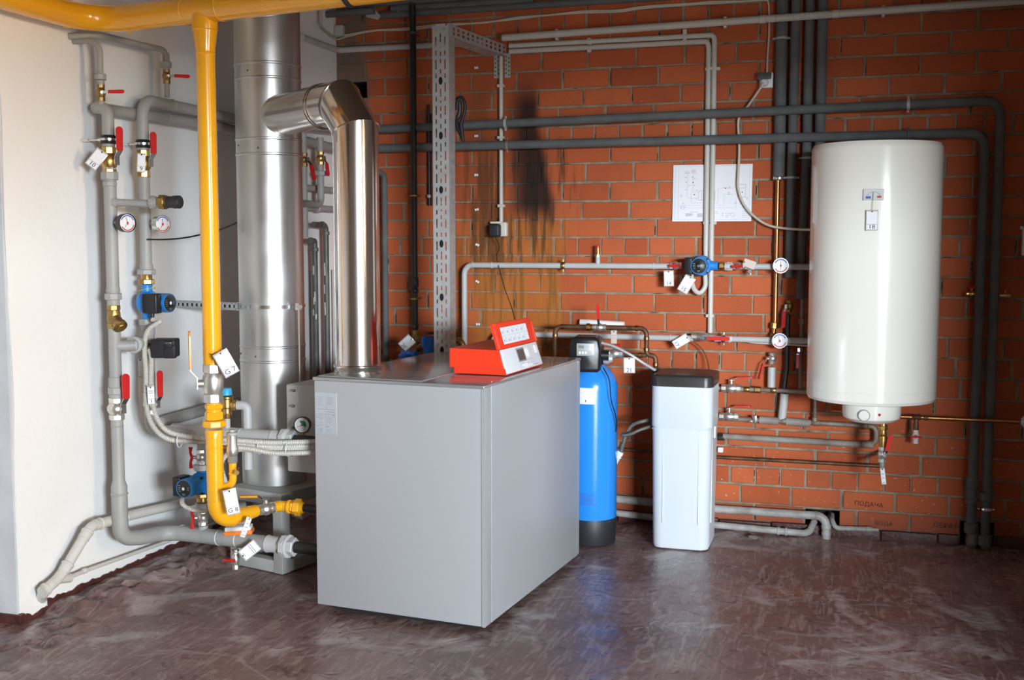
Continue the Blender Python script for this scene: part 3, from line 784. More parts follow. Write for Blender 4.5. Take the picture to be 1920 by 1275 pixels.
def band():
    z = AY(508, 576, 4.62).z; r = .1535
    t = thing('chimney_clamp_bracket', 'slotted zinc bracket from the white wall clamping the chimney pipe', 'bracket', (CC[0], CC[1], z))
    mb = MB(); mb.lathe((CC[0], CC[1], z-.008), Z_, [(0, r-.001), (0, r+.0015), (.016, r+.0015), (.016, r-.001)], 64); obj('band', mb, 'zinc_bright', t)
    # slotted rail from the wall to the front of the chimney
    a = LW(332, 571, .0); a = V((XL+.004, a.y, z)); b = V((CC[0]-.11, CC[1]-.115, z)); d = (b-a); L = d.length
    m_ = BM(a, d, Z_)
    mb = MB(m_); hw, dp = .017, .022
    n = int(L/.03)
    # back web with round holes modelled as rungs between two flanges
    for s_ in (-1, 1): mb.box((L/2, s_*hw, 0), (L, .0022, dp))
    st = L/n
    for i in range(n+1): mb.box((i*st if 0 < i < n else (st*.15 if i == 0 else L-st*.15), 0, dp/2), (st*.5, hw*2, .002))
    for s_ in (-1, 1): mb.box((L/2, s_*hw*.72, dp/2), (L, hw*.56, .002))
    obj('slotted_rail', mb, 'rail_zinc', t, smooth=False)
    mb = MB(m_)
    for i in range(n): mb.box((i*st+st/2, 0, dp/2-.004), (st*.5, hw, .001))
    obj('rail_back', mb, 'hole_dark', t, smooth=False)
    p = AY(560, 575, 4.66); mb = MB(); mb.cyl(p-Y_*.0, p+V((.02,-.02,0)), .009, .009, 10); mb.box(p, (.02, .03, .03)); obj('clamp_bolt', mb, 'zinc_bright', t)
    q = p-Z_*.004; mb = MB(); mb.tube([q, V((q.x-.0, q.y, q.z-.42))], .0032, 0, 8); o = obj('threaded_rod', mb, 'cable_cream', t)
band()
def flue():
    DX, DY = -1.962, 4.281; r = .0935; zt = AY(665, 246, DY).z; z0 = .969
    t = thing('flue_duct', 'polished steel flue duct rising from the boiler top and elbowing into the chimney', 'duct', (DX, DY, z0))
    hd = V((CC[0]-DX, CC[1]-DY, 0)).normalized(); zh = zt+.125; k = .125
    A = V((DX, DY, zt)); Bp = A+hd*k+Z_*.125; E_ = V((CC[0], CC[1], zh))-hd*.09
    mb = MB(); mb.tube([(DX, DY, z0+.03), A, Bp, E_], r, 0, 64); du = obj('duct', mb, 'stainless', t, ang=30)
    mb = MB(); an = math.radians(-120); mb.box((DX+math.cos(an)*r, DY+math.sin(an)*r, (z0+zt)/2), (.003, .006, zt-z0-.1), rot=Matrix.Rotation(an, 3, 'Z'))
    an = math.radians(-92); mb.box((DX+math.cos(an)*r, DY+math.sin(an)*r, zt-.1), (.0012, .02, .0), rot=Matrix.Rotation(an, 3, 'Z')); obj('lock_seam', mb, 'stainless', t)
    mb = MB()
    mb.lathe((DX, DY, z0), Z_, [(0, r+.006), (.012, r+.006), (.018, r+.010), (.026, r+.010), (.03, r+.002)], 64)
    obj('base_collar', mb, 'stainless', t)
    q = Bp+hd*.13
    for s_ in (0, .022):
        mb = MB(); mb.lathe(q+hd*s_, hd, [(-.006, r), (-.002, r+.0035), (.002, r+.0035), (.006, r)], 64); obj('ring_seam', mb, 'stainless', t)
    mb = MB()
    for P_, n_ in ((A, (Z_+(hd+Z_).normalized()).normalized()), (Bp, (hd+(hd+Z_).normalized()).normalized())):
        mb.lathe(P_, n_, [(-.003, r*1.04), (0, r*1.075), (.003, r*1.04)], 64)
    objs('mitre_seam', mb, 'stainless', t)
flue()
def frame_stand():
    t = thing('steel_stand', 'grey painted steel box frame on the floor carrying the chimney pipe', 'stand', (-2.6, 4.68, 0))
    a = math.atan2(4.479-4.563, -2.439+2.748); w, d, h, s = .33, .34, .368, .055
    m_ = Matrix.Translation((-2.439, 4.479, 0)) @ Matrix.Rotation(a, 4, 'Z')
    for x, y in ((-s/2, s/2), (-w+s/2, s/2), (-s/2, d-s/2), (-w+s/2, d-s/2)):
        mb = MB(m_); mb.box((x, y, h/2), (s, s, h), bev=.003); obj('leg', mb, 'steel_frame_paint', t)
    for z in (s*.5+.002, h-s*.5):
        mb = MB(m_)
        for y in (s/2, d-s/2): mb.box((-w/2, y, z), (w-s, s*.96, s), bev=.002)
        for x in (-s/2, -w+s/2): mb.box((x, d/2, z), (s*.96, d-s, s), bev=.002)
        obj('rail', mb, 'steel_frame_paint', t)
    mb = MB(m_); mb.box((-w/2, d/2, h+.001), (w, d, .004)); obj('top_plate', mb, 'steel_frame_paint', t)
frame_stand()
# ================================================================== GAS PIPE
GX, GY = -2.447, 3.95
def gas():
    t = thing('gas_pipe', 'glossy yellow gas pipe running overhead and dropping in front of the white wall', 'pipe', (GX, GY, 1.0))
    zm = 2.41; R = .053
    l0 = V((-3.02, GY, zm)); zN = 2.41
    mb = MB(); ga = math.radians(-10); gd_ = V((math.cos(ga), math.sin(ga), 0)); cn = V((-3.02, GY-math.tan(ga)*.573, zm))
    mb.tube([(-3.02, 1.6, zm), cn, V((GX, GY, zm))+gd_*1.7], R, .17, 28); obj('main_pipe', mb, 'yellow_paint', t)
    for p, d in ((cn-Y_*.17, Y_), (cn+gd_*.18, gd_), (V((GX, GY, zm))-gd_*.088, gd_), (V((GX, GY, zm))+gd_*.088, gd_)):
        mb = MB(); mb.lathe(V(p)-V(d)*.005, d, [(0, R), (.003, R+.0028), (.007, R+.0028), (.01, R)], 28); obj('weld_bead', mb, 'yellow_paint', t)
    mb = MB(); c_ = AY(655, 0, 3.82); c_ = V((GX, GY, zm))+gd_*((c_.x-GX)/gd_.x); mb.lathe(c_-gd_*.012, gd_, [(0,R),(.002,R+.004),(.022,R+.004),(.024,R)], 28); mb.cyl(c_+Z_*R, V((c_.x, c_.y, ZC)), .006, .006, 8); obj('pipe_clamp', mb, 'black_iron', t)
    z_ = lambda py: AY(395, py, GY).z
    zv0, zv1 = z_(684), z_(752)        # valve ends
    mb = MB(); mb.lathe((GX, GY, zm), -Z_, [(.0, .049), (.05, .050), (.075, .049), (zm-z_(100)-.012, .037), (zm-z_(100), .0365), (zm-zv0, .0365)], 28); obj('drop_pipe', mb, 'yellow_paint', t)
    for z in (zm-.082, z_(100)):
        mb = MB(); mb.lathe((GX, GY, z-.004), Z_, [(0, .046 if z > 2.3 else .037), (.004, .0505 if z > 2.3 else .039), (.008, .046 if z > 2.3 else .037)], 28); obj('weld_bead', mb, 'yellow_paint', t)
    # lower leg: nipple, union nut, pipe, elbow, run to the boiler
    mb = MB(); r = .031
    zb = z_(752)
    mb.hexn((GX, GY, zb-.032), Z_, .020, .036); mb.lathe((GX, GY, zb-.012), Z_, [(0, .029), (.012, .029)], 24)
    mb.lathe((GX, GY, zb-.042), Z_, [(0, .031), (.01, .031)], 24); mb.hexn((GX, GY, zb-.075), Z_, .033, .037)
    mb.hexn((GX, GY, z_(800)), Z_, .028, .049, 8); mb.lathe((GX, GY, z_(830)), Z_, [(0, .033), (.05, .037), (.055, .034)], 24)
    obj('union_nut', mb, 'yellow_paint', t)
    zp = .37
    e1 = V((-2.392, 4.17, zp)); el = V((GX, GY, zp))
    mb = MB(); P = fillet([V((GX, GY, z_(826))), el, e1+V((.0,.0,0))], .085, 12)
    rr = [.034]*len(P); rr[-1] = .026; P.insert(-1, P[-2]+(P[-1]-P[-2])*.35); rr.insert(-1, .033); mb.sweep(P, rr, 28); obj('lower_pipe', mb, 'yellow_paint', t)
    for q, d, r_ in ((V((GX, GY, zp+.095)), Z_, .034), (fillet([V((GX, GY, 1)), el, e1], .085, 12)[-2], (e1-el).normalized(), .034), (V((GX, GY, z_(838))), Z_, .034)):
        mb = MB(); mb.lathe(q-V(d)*.004, d, [(0, r_), (.002, r_+.0022), (.006, r_+.0022), (.008, r_)], 28); obj('weld_bead', mb, 'yellow_paint', t)
    v2 = V((-2.368, 4.215, zp)); d1 = (v2-e1).normalized(); e2 = v2+(v2-e1).normalized()*.035
    mb = MB(); k1 = V((-2.335, 4.285, zp)); k2 = V((-2.28, 4.28, zp))
    mb.tube([e2, k1, k2], .023, .04, 24)
    mb.lathe(k2-X_*.02, X_, [(0,.024),(.004,.03),(.012,.03),(.016,.026)], 24); mb.hexn(k2, X_, .012, .031); mb.hexn(k2+X_*.014, X_, .030, .037, 6); mb.lathe(k2+X_*.044, X_, [(0,.028),(.014,.022)], 20)
    obj('end_fittings', mb, 'yellow_paint', t)
    mb = MB(); mb.tube([k2+X_*.05, V((-2.0, 4.262, zp-.005))], .0165, 0, 16); obj('boiler_inlet', mb, 'black_iron', t)
    # test branch with plug
    b0 = AY(418, 912, GY); b0 = V((GX, GY, AY(405, 915, GY).z)); b1 = AY(437, 905, GY+.02); b2 = AY(440, 868, GY+.02)
    mb = MB(); mb.tube([b0, V((b1.x, b1.y, b0.z+.01)), V((b1.x, b1.y, b2.z))], .0155, .035, 18); mb.lathe((b1.x, b1.y, b0.z+.055), Z_, [(0,.0155),(.003,.018),(.007,.018),(.01,.0155)], 18)
    obj('test_branch', mb, 'yellow_paint', t)
    return z_, V((b1.x, b1.y, b2.z)), v2, d1
z_, gb, gv2, gd = gas()
zv = (z_(684)+z_(752))/2
valve('large nickel gas valve with a long orange lever on the vertical yellow pipe', (GX, GY, zv), Z_, V((-.80,-.60,0)), Z_, r=.036, L=z_(684)-z_(752)+.01, ll=.19, hm='orange_lever', stemh=.062, name='gas_valve', bulge=1.16)
valve('small nickel valve with a short orange lever on the lower yellow pipe end', gv2, gd, Z_, V((-.95,-.3,.0)), r=.021, L=.075, ll=.10, hm='orange_lever', stemh=.04, name='gas_valve')
def testvalve():
    p = gb
    t = thing('test_valve', 'upright nickel test valve plugged on top of the thin yellow branch', 'valve', p)
    mb = MB(); mb.hexn(p, Z_, .028, .020); mb.lathe(p+Z_*.028, Z_, [(0,.018),(.01,.024),(.035,.024),(.045,.020),(.085,.020)], 22); obj('body', mb, 'nickel', t)
    mb = MB(); mb.lathe(p+Z_*.112, Z_, [(0,.020),(.004,.023),(.012,.022),(.014,.012),(.024,.010)], 20); obj('plug', mb, 'steel_frame_paint', t)
    mb = MB(); mb.cyl(p+Z_*.06, p+Z_*.06-X_*.04, .009, .009, 12); mb.lathe(p+Z_*.06-X_*.04, -X_, [(0,.011),(.012,.011)], 12); obj('stem', mb, 'aged_brass', t)
    q = AY(444, 886, GY-.02); t2 = thing('lead_seal', 'tiny brass seal disc on the thin yellow branch pipe', 'seal', q)
    mb = MB(); mb.lathe(q, V((.4,-.9,0)), [(0,.010),(.004,.010)], 14); obj('disc', mb, 'brass', t2)
    mb = MB(); mb.sweep(smoothpath([q, q+V((.01,0,.02)), q+V((.002,.015,.012))], 4), .002, 6); obj('seal_wire', mb, 'wire_brown', t2)
testvalve()
# gas alarm box on the grey return pipe
def gasbox():
    p = AY(448, 993, 4.19); t = thing('gas_cutoff_box', 'flat orange and white plastic box resting on the thick lower grey pipe', 'box', p)
    m_ = TM(p, 20, 3)
    mb = MB(m_); mb.box((0,-.008,0), (.12, .018, .07), bev=.004); obj('base', mb, 'orange_plastic', t)
    mb = MB(m_); mb.box((0,.009,0), (.11, .018, .064), bev=.005); obj('cover', mb, 'white_plastic', t)
gasbox()
# ================================================================== LEFT WALL PIPEWORK
P1X, P1Y, P2X, P2Y = -2.985, 4.061, -3.008, 4.333
def P1(py): return V((P1X, P1Y, AY(203+(py-262)*.0305, py, P1Y).z))
def P2(py): return V((P2X, P2Y, AY(268+(py-270)*.0275, py, P2Y).z))
zr = .20; zs_ = .66
R1 = .026
def heat1():
    t = thing('heating_pipe', 'left of two grey heating pipes on the white wall, bending low to the boiler', 'pipe', P1(900))
    za = 2.06; jz = 2.016
    mb = MB(); top = V((P1X, P1Y, za)); q = V((-3.055, P1Y+.03, za+.0))
    mb.tube([P1(284), V((P1X, P1Y, za)), V((-3.055, P1Y+.0, za+.004)), V((-3.055, 4.60, 2.073)), V((-3.03, 4.95, 2.075)), V((-3.03, 5.33, 2.07)), V((-2.745, 5.335, 2.03)), V((-2.745, 5.80, jz))], R1*.96, [.045, .05, .15, .15, .05, .05], 22)
    obj('upper_run', mb, 'grey_pipe_paint', t)
    for y in (4.58, 4.86):
        mb = MB(); mb.lathe((-3.052 if y < 4.7 else -3.035, y, 2.073), Y_, [(0, R1*.96), (.003, R1+.002), (.008, R1+.002), (.011, R1*.96)], 20); obj('weld_bead', mb, 'grey_pipe_paint', t)
    mb = MB()
    pts = [P1(318), P1(556)]; mb.tube(pts, R1, 0, 22); obj('riser_section', mb, 'grey_pipe_paint', t)
    mb = MB(); mb.tube([P1(612), P1(735)], R1*.98, 0, 22); obj('riser_section', mb, 'grey_pipe_paint', t)
    mb = MB()
    for py, r, w in ((330, .037, .034), (317, .029, .02), (345, .030, .02)): mb.hexn(P1(py)-Z_*w/2, Z_, w, r, 8)
    obj('union', mb, 'grey_pipe_paint', t)
    mb = MB(); mb.hexn(P1(562), Z_, .028, .037, 8); mb.lathe(P1(560)+Z_*.028, Z_, [(0,.030),(.02,.027)], 20); mb.lathe(P1(574), Z_, [(0,.026),(.03,.026)], 20); obj('union', mb, 'grey_pipe_paint', t)
    mb = MB(); mb.hexn(P1(737)-Z_*.004, Z_, .030, .036, 8); mb.lathe(P1(716)-Z_*.03, Z_, [(0,.030),(.05,.030),(.053,.027)], 20); mb.lathe(P1(746), Z_, [(0,.030),(.016,.030)], 20); obj('union', mb, 'grey_pipe_paint', t)
    # lower part with the swing to the boiler
    L = [P1(781), P1(900), V((P1X, P1Y, .235)), V((P1X+.03, P1Y+.10, .215)), V((-2.93, 4.325, zr)), V((-2.74, 4.315, zr)), V((-2.37, 4.275, zr))]
    P = fillet(L, [.0, .09, .1, .12, .1], 8)
    rr = [.0255 if p.z > P1(905).z else .034 for p in P]
    P2_ = []; r2 = []
    for i, (p, r) in enumerate(zip(P, rr)): P2_.append(p); r2.append(r)
    k = next(i for i, r in enumerate(r2) if r > .03); a = P2_[k-1]; 
    P2_.insert(k, V((P1X, P1Y, P1(912).z))); r2.insert(k, .034)
    mb = MB(); mb.sweep(P2_, r2, 26); obj('lower_run', mb, 'grey_pipe_paint', t)
    mb = MB()
    for p, d in ((P1(926), Z_), (V((-2.86, 4.33, zr)), V((.95,-.1,0)))): mb.lathe(V(p)-V(d)*.005, d, [(0,.034),(.003,.037),(.007,.037),(.01,.034)], 24)
    p = P1(800); mb.lathe(p, Z_, [(0,.0255),(.003,.0275),(.006,.0255)], 20)
    objs('weld_bead', mb, 'grey_pipe_paint', t)
    mb = MB(); e = V((-2.37, 4.275, zr)); d = V((1,-.12,0)).normalized()
    mb.lathe(e-d*.03, d, [(0,.036),(.004,.039),(.01,.036),(.06,.035)], 24); mb.lathe(e+d*.034, d, [(0,.033),(.016,.033)], 24)
    mb.hexn(e+d*.052, d, .026, .052, 8); mb.lathe(e+d*.078, d, [(0,.050),(.005,.050),(.008,.042)], 24); mb.hexn(e+d*.085, d, .03, .041, 6)
    obj('boiler_union', mb, 'light_pipe_paint', t)
    mb = MB(); mb.tube([e+d*.11, e+d*.42], .025, 0, 20); obj('boiler_return_stub', mb, 'black_iron', t)
    mb = MB()
    for x in (-2.655, -2.555): mb.lathe(V((x, 4.315-(x+2.74)*-.1 if False else 4.315-(x+2.74)*.108, zr)), V((1,-.1,.05)), [(0,.0355),(.004,.0355)], 20)
    objs('cable_tie', mb, 'white_plastic', t)
    mb = MB(); c = P1(262); mb.lathe(c-Z_*.018, Z_, [(0,.029),(.004,.032),(.012,.033),(.016,.030),(.02,.033),(.032,.032),(.036,.029)], 22); cl = obj('pipe_clamp', mb, 'black_plastic', t)
    mb = MB(); mb.lathe(c-Z_*.005, Z_, [(0,.034),(.01,.034)], 22); mb.tube([c-X_*.03, V((XL+.035, c.y, c.z))], .0035, 0, 8); mb.lathe((XL-.001, c.y, c.z), X_, [(0,.007),(.04,.006)], 10); mb.box(c+V((-.036,0,0)), (.012,.02,.014)); obj('clamp_rod', mb, 'zinc_bright', cl)
    # bypass branch passing in front of the neighbour pipe
    b0 = P1(380)
    b1 = V((P1X+.03, P1Y, b0.z)); b2 = AY(296, 383, 4.10)
    mb = MB(); mb.tube([b0, b1, V((-2.76, 4.08, b2.z))], .016, 0, 18); mb.lathe((P1X+.018, P1Y, b0.z), X_, [(0,.024),(.012,.019),(.02,.016)], 18)
    d = X_; e = V((-2.80, 4.078, b0.z)); mb.hexn(e-d*.0, d, .02, .029, 8); mb.lathe(e+d*.02, d, [(0,.024),(.016,.019),(.03,.018)], 18)
    obj('bypass_branch', mb, 'grey_pipe_paint', t)
    # tee towards the mixing valve
    b0 = P1(649); mb = MB(); mb.tube([b0, b0+V((.06,.055,0)), ], .024, 0, 20)
    obj('tee_branch', mb, 'grey_pipe_paint', t)
    return b0
tb = heat1()
def heat2():
    t = thing('heating_pipe', 'right of two grey heating pipes on the white wall, carrying the upper blue pump', 'pipe', P2(700))
    z = P2(186).z; zb = 2.124
    mb = MB(); mb.tube([P2(290), V((P2X, P2Y, z)), V((P2X, 5.30, z-.005)), V((-3.0, 5.335, z-.01)), V((-2.72, 5.335, z-.02)), V((-2.72, 5.80, zb))], R1, [.075, .03, .05, .05], 22)
    obj('upper_run', mb, 'grey_pipe_paint', t)
    mb = MB(); mb.lathe((P2X, 4.56, z), Y_, [(0,R1),(.003,R1+.002),(.006,R1)], 20); obj('weld_bead', mb, 'grey_pipe_paint', t)
    mb = MB(); mb.tube([P2(318), P2(500)], R1*.97, 0, 22); obj('riser_section', mb, 'grey_pipe_paint', t)
    mb = MB(); mb.lathe(P2(508), Z_, [(0,.031),(.03,.028)], 22); mb.hexn(P2(515), Z_, .024, .042, 8); obj('union', mb, 'grey_pipe_paint', t)
    mb = MB(); mb.hexn(P2(610), Z_, .030, .040, 8); mb.lathe(P2(640), Z_, [(0,.026),(.07,.032),(.075,.030)], 22); obj('union', mb, 'grey_pipe_paint', t)
    mb = MB(); mb.lathe(P2(528), Z_, [(0,.024),(.03,.024),(.034,.026)], 22); mb.hexn(P2(533), Z_, .022, .036, 8); mb.lathe(P2(658), Z_, [(0,.024),(.02,.027),(.03,.020),(.05,.024)], 18); objs('brass_nut', mb, 'brass', t)
    a = P2(690)
    mb = MB(); mb.tube([P2(655), P2(740)], .025, 0, 20)
    S0 = V((-2.96, 4.333, zs_)); mb.tube([P2(775), V((P2X, P2Y, zs_)), V((-2.75, 4.325, zs_))], .026, .05, 20)
    obj('lower_section', mb, 'grey_pipe_paint', t)
    mb = MB(); c = P2(270); mb.lathe(c-Z_*.018, Z_, [(0,.029),(.004,.032),(.012,.033),(.016,.030),(.02,.033),(.032,.032),(.036,.029)], 22); cl = obj('pipe_clamp', mb, 'black_plastic', t)
    mb = MB(); mb.lathe(c-Z_*.005, Z_, [(0,.034),(.01,.034)], 22); mb.tube([c-X_*.03, V((XL+.035, c.y, c.z))], .0035, 0, 8); mb.lathe((XL-.001, c.y, c.z), X_, [(0,.007),(.04,.006)], 10); obj('clamp_rod', mb, 'zinc_bright', cl)
    # supply run to the boiler
    mb = MB(); s1 = V((-2.36, 4.302, zs_)); d = V((1,-.1,0)).normalized()
    mb.tube([V((-2.90, 4.345, zs_)), s1], .034, 0, 24); mb.lathe(V((-2.91, 4.347, zs_)), d, [(0,.02),(.004,.030),(.012,.034)], 22)
    obj('supply_run', mb, 'light_pipe_paint', t)
    mb = MB(); mb.lathe(s1-d*.02, d, [(0,.036),(.006,.038),(.012,.035),(.045,.033)], 24); mb.hexn(s1+d*.03, d, .022, .047, 8); mb.lathe(s1+d*.052, d, [(0,.046),(.006,.044),(.012,.036),(.03,.033)], 24); mb.hexn(s1+d*.07, d, .022, .038, 6)
    obj('boiler_union', mb, 'light_pipe_paint', t)
    mb = MB(); mb.tube([s1+d*.085, s1+d*.36], .022, 0, 20); obj('boiler_supply_stub', mb, 'black_iron', t)
    mb = MB(); mb.lathe(V((-2.90+.03, 4.342, zs_)), d, [(0,.034),(.004,.037),(.008,.034)], 22); mb.lathe(V((-2.54, 4.31, zs_)), d, [(0,.0345),(.003,.0355),(.006,.0345)], 22); objs('weld_bead', mb, 'light_pipe_paint', t)
heat2()
# pipe along the white wall behind the chimney
o = None
mb = MB(); a = LW(302, 792, .09); b = V((XL+.09, 5.32, a.z+.012)); mb.tube([a, b], .027, 0, 20); mb.lathe(a, -Y_, [(0,.027),(.008,.024),(.012,.012)], 20)
tag(obj('expansion_pipe', mb, 'grey_pipe_paint'), 'straight grey pipe lying along the white wall, leading back behind the chimney', 'pipe')
# drain pipe and safety valve
def safety():
    q = V((AY(425, 745, 4.32).x, 4.32, 0)); z0 = zs_+.03; zt = AY(425, 742, 4.32).z
    t = thing('safety_valve', 'brass safety valve with a light blue cap behind the yellow pipe', 'valve', (q.x, q.y, z0))
    mb = MB(); mb.tube([(q.x, q.y, zs_+.01), (q.x, q.y, zt-.09)], .014, 0, 16); obj('riser_stub', mb, 'light_pipe_paint', t)
    mb = MB(); mb.lathe((q.x, q.y, zt-.10), Z_, [(0,.017),(.02,.021),(.025,.018),(.045,.020),(.05,.026),(.085,.026),(.09,.030),(.096,.030),(.1,.018)], 24)
    s = V((q.x, q.y, zt-.04)); mb.cyl(s, s+X_*.05, .016, .016, 16); mb.hexn(s+X_*.032, X_, .02, .025, 8); obj('body', mb, 'brass', t)
    mb = MB(); mb.lathe((q.x, q.y, zt+.0), Z_, [(0,.014),(.004,.024),(.03,.0225),(.034,.019)], 12); obj('cap', mb, 'light_blue_plastic', t)
    mb = MB(); e = s+X_*.05; f = AY(462, 770, 4.32); mb.tube([e, V((f.x, 4.33, e.z)), V((f.x, 4.33, AY(462, 880, 4.32).z))], .020, .035, 20); mb.lathe(V((f.x, 4.33, AY(462, 835, 4.32).z)), Z_, [(0,.020),(.003,.0225),(.02,.0225),(.023,.020)], 20)
    tag(obj('drain_pipe', mb, 'light_pipe_paint'), 'short grey drain pipe bending down beside the chimney from the brass safety valve', 'pipe')
    # small feed
safety()
# valves, strainer, pumps on the left wall
valve('brass valve with an upright red lever on the left heating pipe, below the clamp', P1(303), Z_, V((.97,-.24,0)), Z_, r=.027, L=.12, ll=.125, bm_='brass', stemh=.048)
valve('brass valve with upright red lever on the right heating pipe, behind tag 9', P2(307), Z_, V((.97,-.24,0)), Z_, r=.026, L=.12, ll=.12, bm_='brass', stemh=.048)
valve('nickel valve with an upright red lever low on the left heating pipe', P1(766), Z_, V((.95,-.3,0)), Z_, r=.030, L=.095, ll=.135, stemh=.045)
valve('nickel valve with an upright red lever beside the white hoses', P2(757), Z_, V((.95,-.3,0)), Z_, r=.024, L=.10, ll=.14, stemh=.055)
def strainer():
    p = P1(594); t = thing('strainer', 'brass Y-shaped dirt strainer on the left heating pipe', 'strainer', p)
    mb = MB(); mb.hexn(p+Z_*.028, Z_, .022, .029, 8); mb.hexn(p-Z_*.050, Z_, .024, .029, 8); mb.lathe(p-Z_*.03, Z_, [(0,.024),(.02,.028),(.045,.027),(.06,.024)], 20)
    d = V((.66,-.30,-.55)).normalized(); mb.lathe(p, d, [(0,.022),(.02,.024),(.045,.025),(.05,.029),(.066,.030),(.070,.022)], 20); obj('body', mb, 'aged_brass', t)
    mb = MB(); mb.hexn(p+d*.069, d, .006, .016); obj('plug', mb, 'brass', t)
strainer()
tA, gA = pump('blue circulation pump with black motor face on the right heating pipe, at mid height', P2(567), Z_, V((1,-.12,0)), 1.02, box_side=V((-.1,-1,0)), bodylen=.155)
tL = thing('wire_loop', 'wire tied round the top of the upper left blue pump', 'wire', P2(543))
mb = MB(); c = P2(543); mb.sweep(smoothpath([c+V((.036*math.cos(a), .036*math.sin(a), .008*math.cos(a))) for a in [i*math.pi/6 for i in range(12)]]+[c+V((.05,-.02,.02))], 3), .0013, 6); obj('wire', mb, 'wire_yellow', tL)
def actuator():
    p = AY(308, 653, 4.26); t = thing('valve_actuator', 'black box shaped mixing valve actuator beside the white hoses', 'actuator', p)
    m_ = TM(p, 20)
    mb = MB(m_); mb.box((0,0,-.02), (.105, .082, .10), bev=.008); mb.box((.03,-.012,.02), (.052, .06, .03), bev=.006); mb.box((.028,.02,.03), (.03,.03,.02), bev=.005); obj('housing', mb, 'soft_black', t)
    mb = MB(m_); mb.box((.028, .026, .041), (.026, .007, .003), bev=.001); obj('pointer', mb, 'zinc_bright', t)
    mb = MB(); q = P2(650); mb.cyl(q, p-V((.05,0,0)), .018, .018, 14); mb.lathe(q+V((.0,0,-.02)), Z_, [(0,.028),(.04,.028)], 18); obj('mixing_valve', mb, 'aged_brass', t)
    mb = MB(); d = V((P2X-tb.x-.055, P2Y-tb.y-.05, 0)); a = tb+V((.05,.045,0)); dn = d.normalized()
    mb.lathe(a, dn, [(0,.026),(.02,.027),(.03,.036),(.05,.037),(.052,.033),(.09,.031),(.11,.026),(d.length,.026)], 22); tag(obj('pipe_union', mb, 'light_pipe_paint'), 'grey union joining the left heating pipe to the mixing valve', 'fitting')
actuator()
gauge('round dial with black rim on the left heating pipe', AY(239, 418, 4.03), 68, .039, .034, stem_to=P1(416), rim='black_plastic', needle=105, needle2=235)
gauge('round dial with grey rim on the right heating pipe', AY(305, 420, 4.31), 68, .039, .034, stem_to=P2(418), rim='zinc_bright', needle=95, needle2=240)
def safety_cap():
    p = V((-2.752, 4.08, P1(380).z)); t = thing('overflow_valve', 'black capped brass bypass valve pointing right from the two wall pipes', 'valve', p)
    mb = MB(); mb.hexn(p-X_*.006, X_, .03, .031, 8); mb.lathe(p+X_*.02, X_, [(0,.022),(.012,.024)], 20); obj('body', mb, 'aged_brass', t)
    mb = MB(); mb.lathe(p+X_*.026, X_, [(0,.020),(.006,.025),(.030,.024),(.034,.027),(.062,.027),(.066,.022),(.064,.014)], 28); obj('cap', mb, 'soft_black', t)
safety_cap()
# small air vents pipes near the ceiling
def vents():
    a = LW(129, 68, .0); 
    t = thing('vent_pipe', 'thin grey pipe leaving the white wall high up, sloping right to a red handled valve', 'pipe', a)
    z1 = P2(92).z
    pts = [V((XL, 3.99, 2.355)), V((XL+.08, 4.07, 2.37)), V((P2X, 4.42, P2(92).z+.005))]
    e = AY(311, 92, 4.46); x = V((P2X+.0, 4.56, 0)); q = LW(311, 95, .112); top = V((q.x, q.y, q.z)); bot = LW(311, 182, .112); bot = V((top.x, top.y, bot.z))
    mb = MB(); mb.tube([LW(129, 68, 0), LW(185, 65, .10), top, V((top.x, top.y, LW(311,125,.112).z))], .0135, [.1, .045], 16); obj('pipe', mb, 'grey_pipe_paint', t)
    mb = MB(); mb.tube([bot, V((bot.x, bot.y, LW(311,150,.112).z))], .012, 0, 14); obj('lower_stub', mb, 'grey_pipe_paint', t)
    mb = MB(); h = V((bot.x, bot.y, LW(311,121,.112).z)); mb.hexn(h-Z_*.012, Z_, .024, .026, 8); mb.lathe(h+Z_*.012, Z_, [(0,.016),(.035,.016),(.04,.013)], 16); mb.lathe(h-Z_*.03, Z_, [(0,.016),(.018,.016)], 16); obj('union', mb, 'grey_pipe_paint', t)
    valve('small brass valve with a red lever hanging below the sloping pipe end', V((bot.x, bot.y, LW(311,143,.112).z)), Z_, V((.75,-.65,0)), V((.95,.3,-.06)), r=.015, L=.065, ll=.085, bm_='aged_brass', stemh=.03)
    t = thing('vent_pipe', 'short thin grey pipe curving out of the white wall above the left heating pipe', 'pipe', P1(90))
    b = V((P1X-.045, P1Y+.0, 0)); zc = lambda py: AY(187, py, 4.05).z
    x0 = AY(187, 100, 4.05).x; y0 = 4.05
    mb = MB(); mb.tube([V((XL, 4.03, zc(76))), V((x0, y0, zc(76))), V((x0, y0, zc(150)))], .0125, .05, 16); mb.tube([V((x0, y0, zc(186))), V((x0, y0, zc(205)))], .011, 0, 14); obj('pipe', mb, 'grey_pipe_paint', t)
    mb = MB(); mb.hexn(V((x0, y0, zc(150))), Z_, .024, .025, 8); mb.lathe(V((x0, y0, zc(138))), Z_, [(0,.014),(.01,.014),(.014,.0125)], 14); mb.lathe(V((x0, y0, zc(160))), Z_, [(0,.016),(.02,.016)], 14); obj('union', mb, 'grey_pipe_paint', t)
    valve('small brass valve with a red lever above the top bend of the left heating pipe', V((x0, y0, zc(174))), Z_, V((.7,-.7,0)), V((.95,.2,0)), r=.015, L=.07, ll=.085, bm_='aged_brass', stemh=.025)
vents()
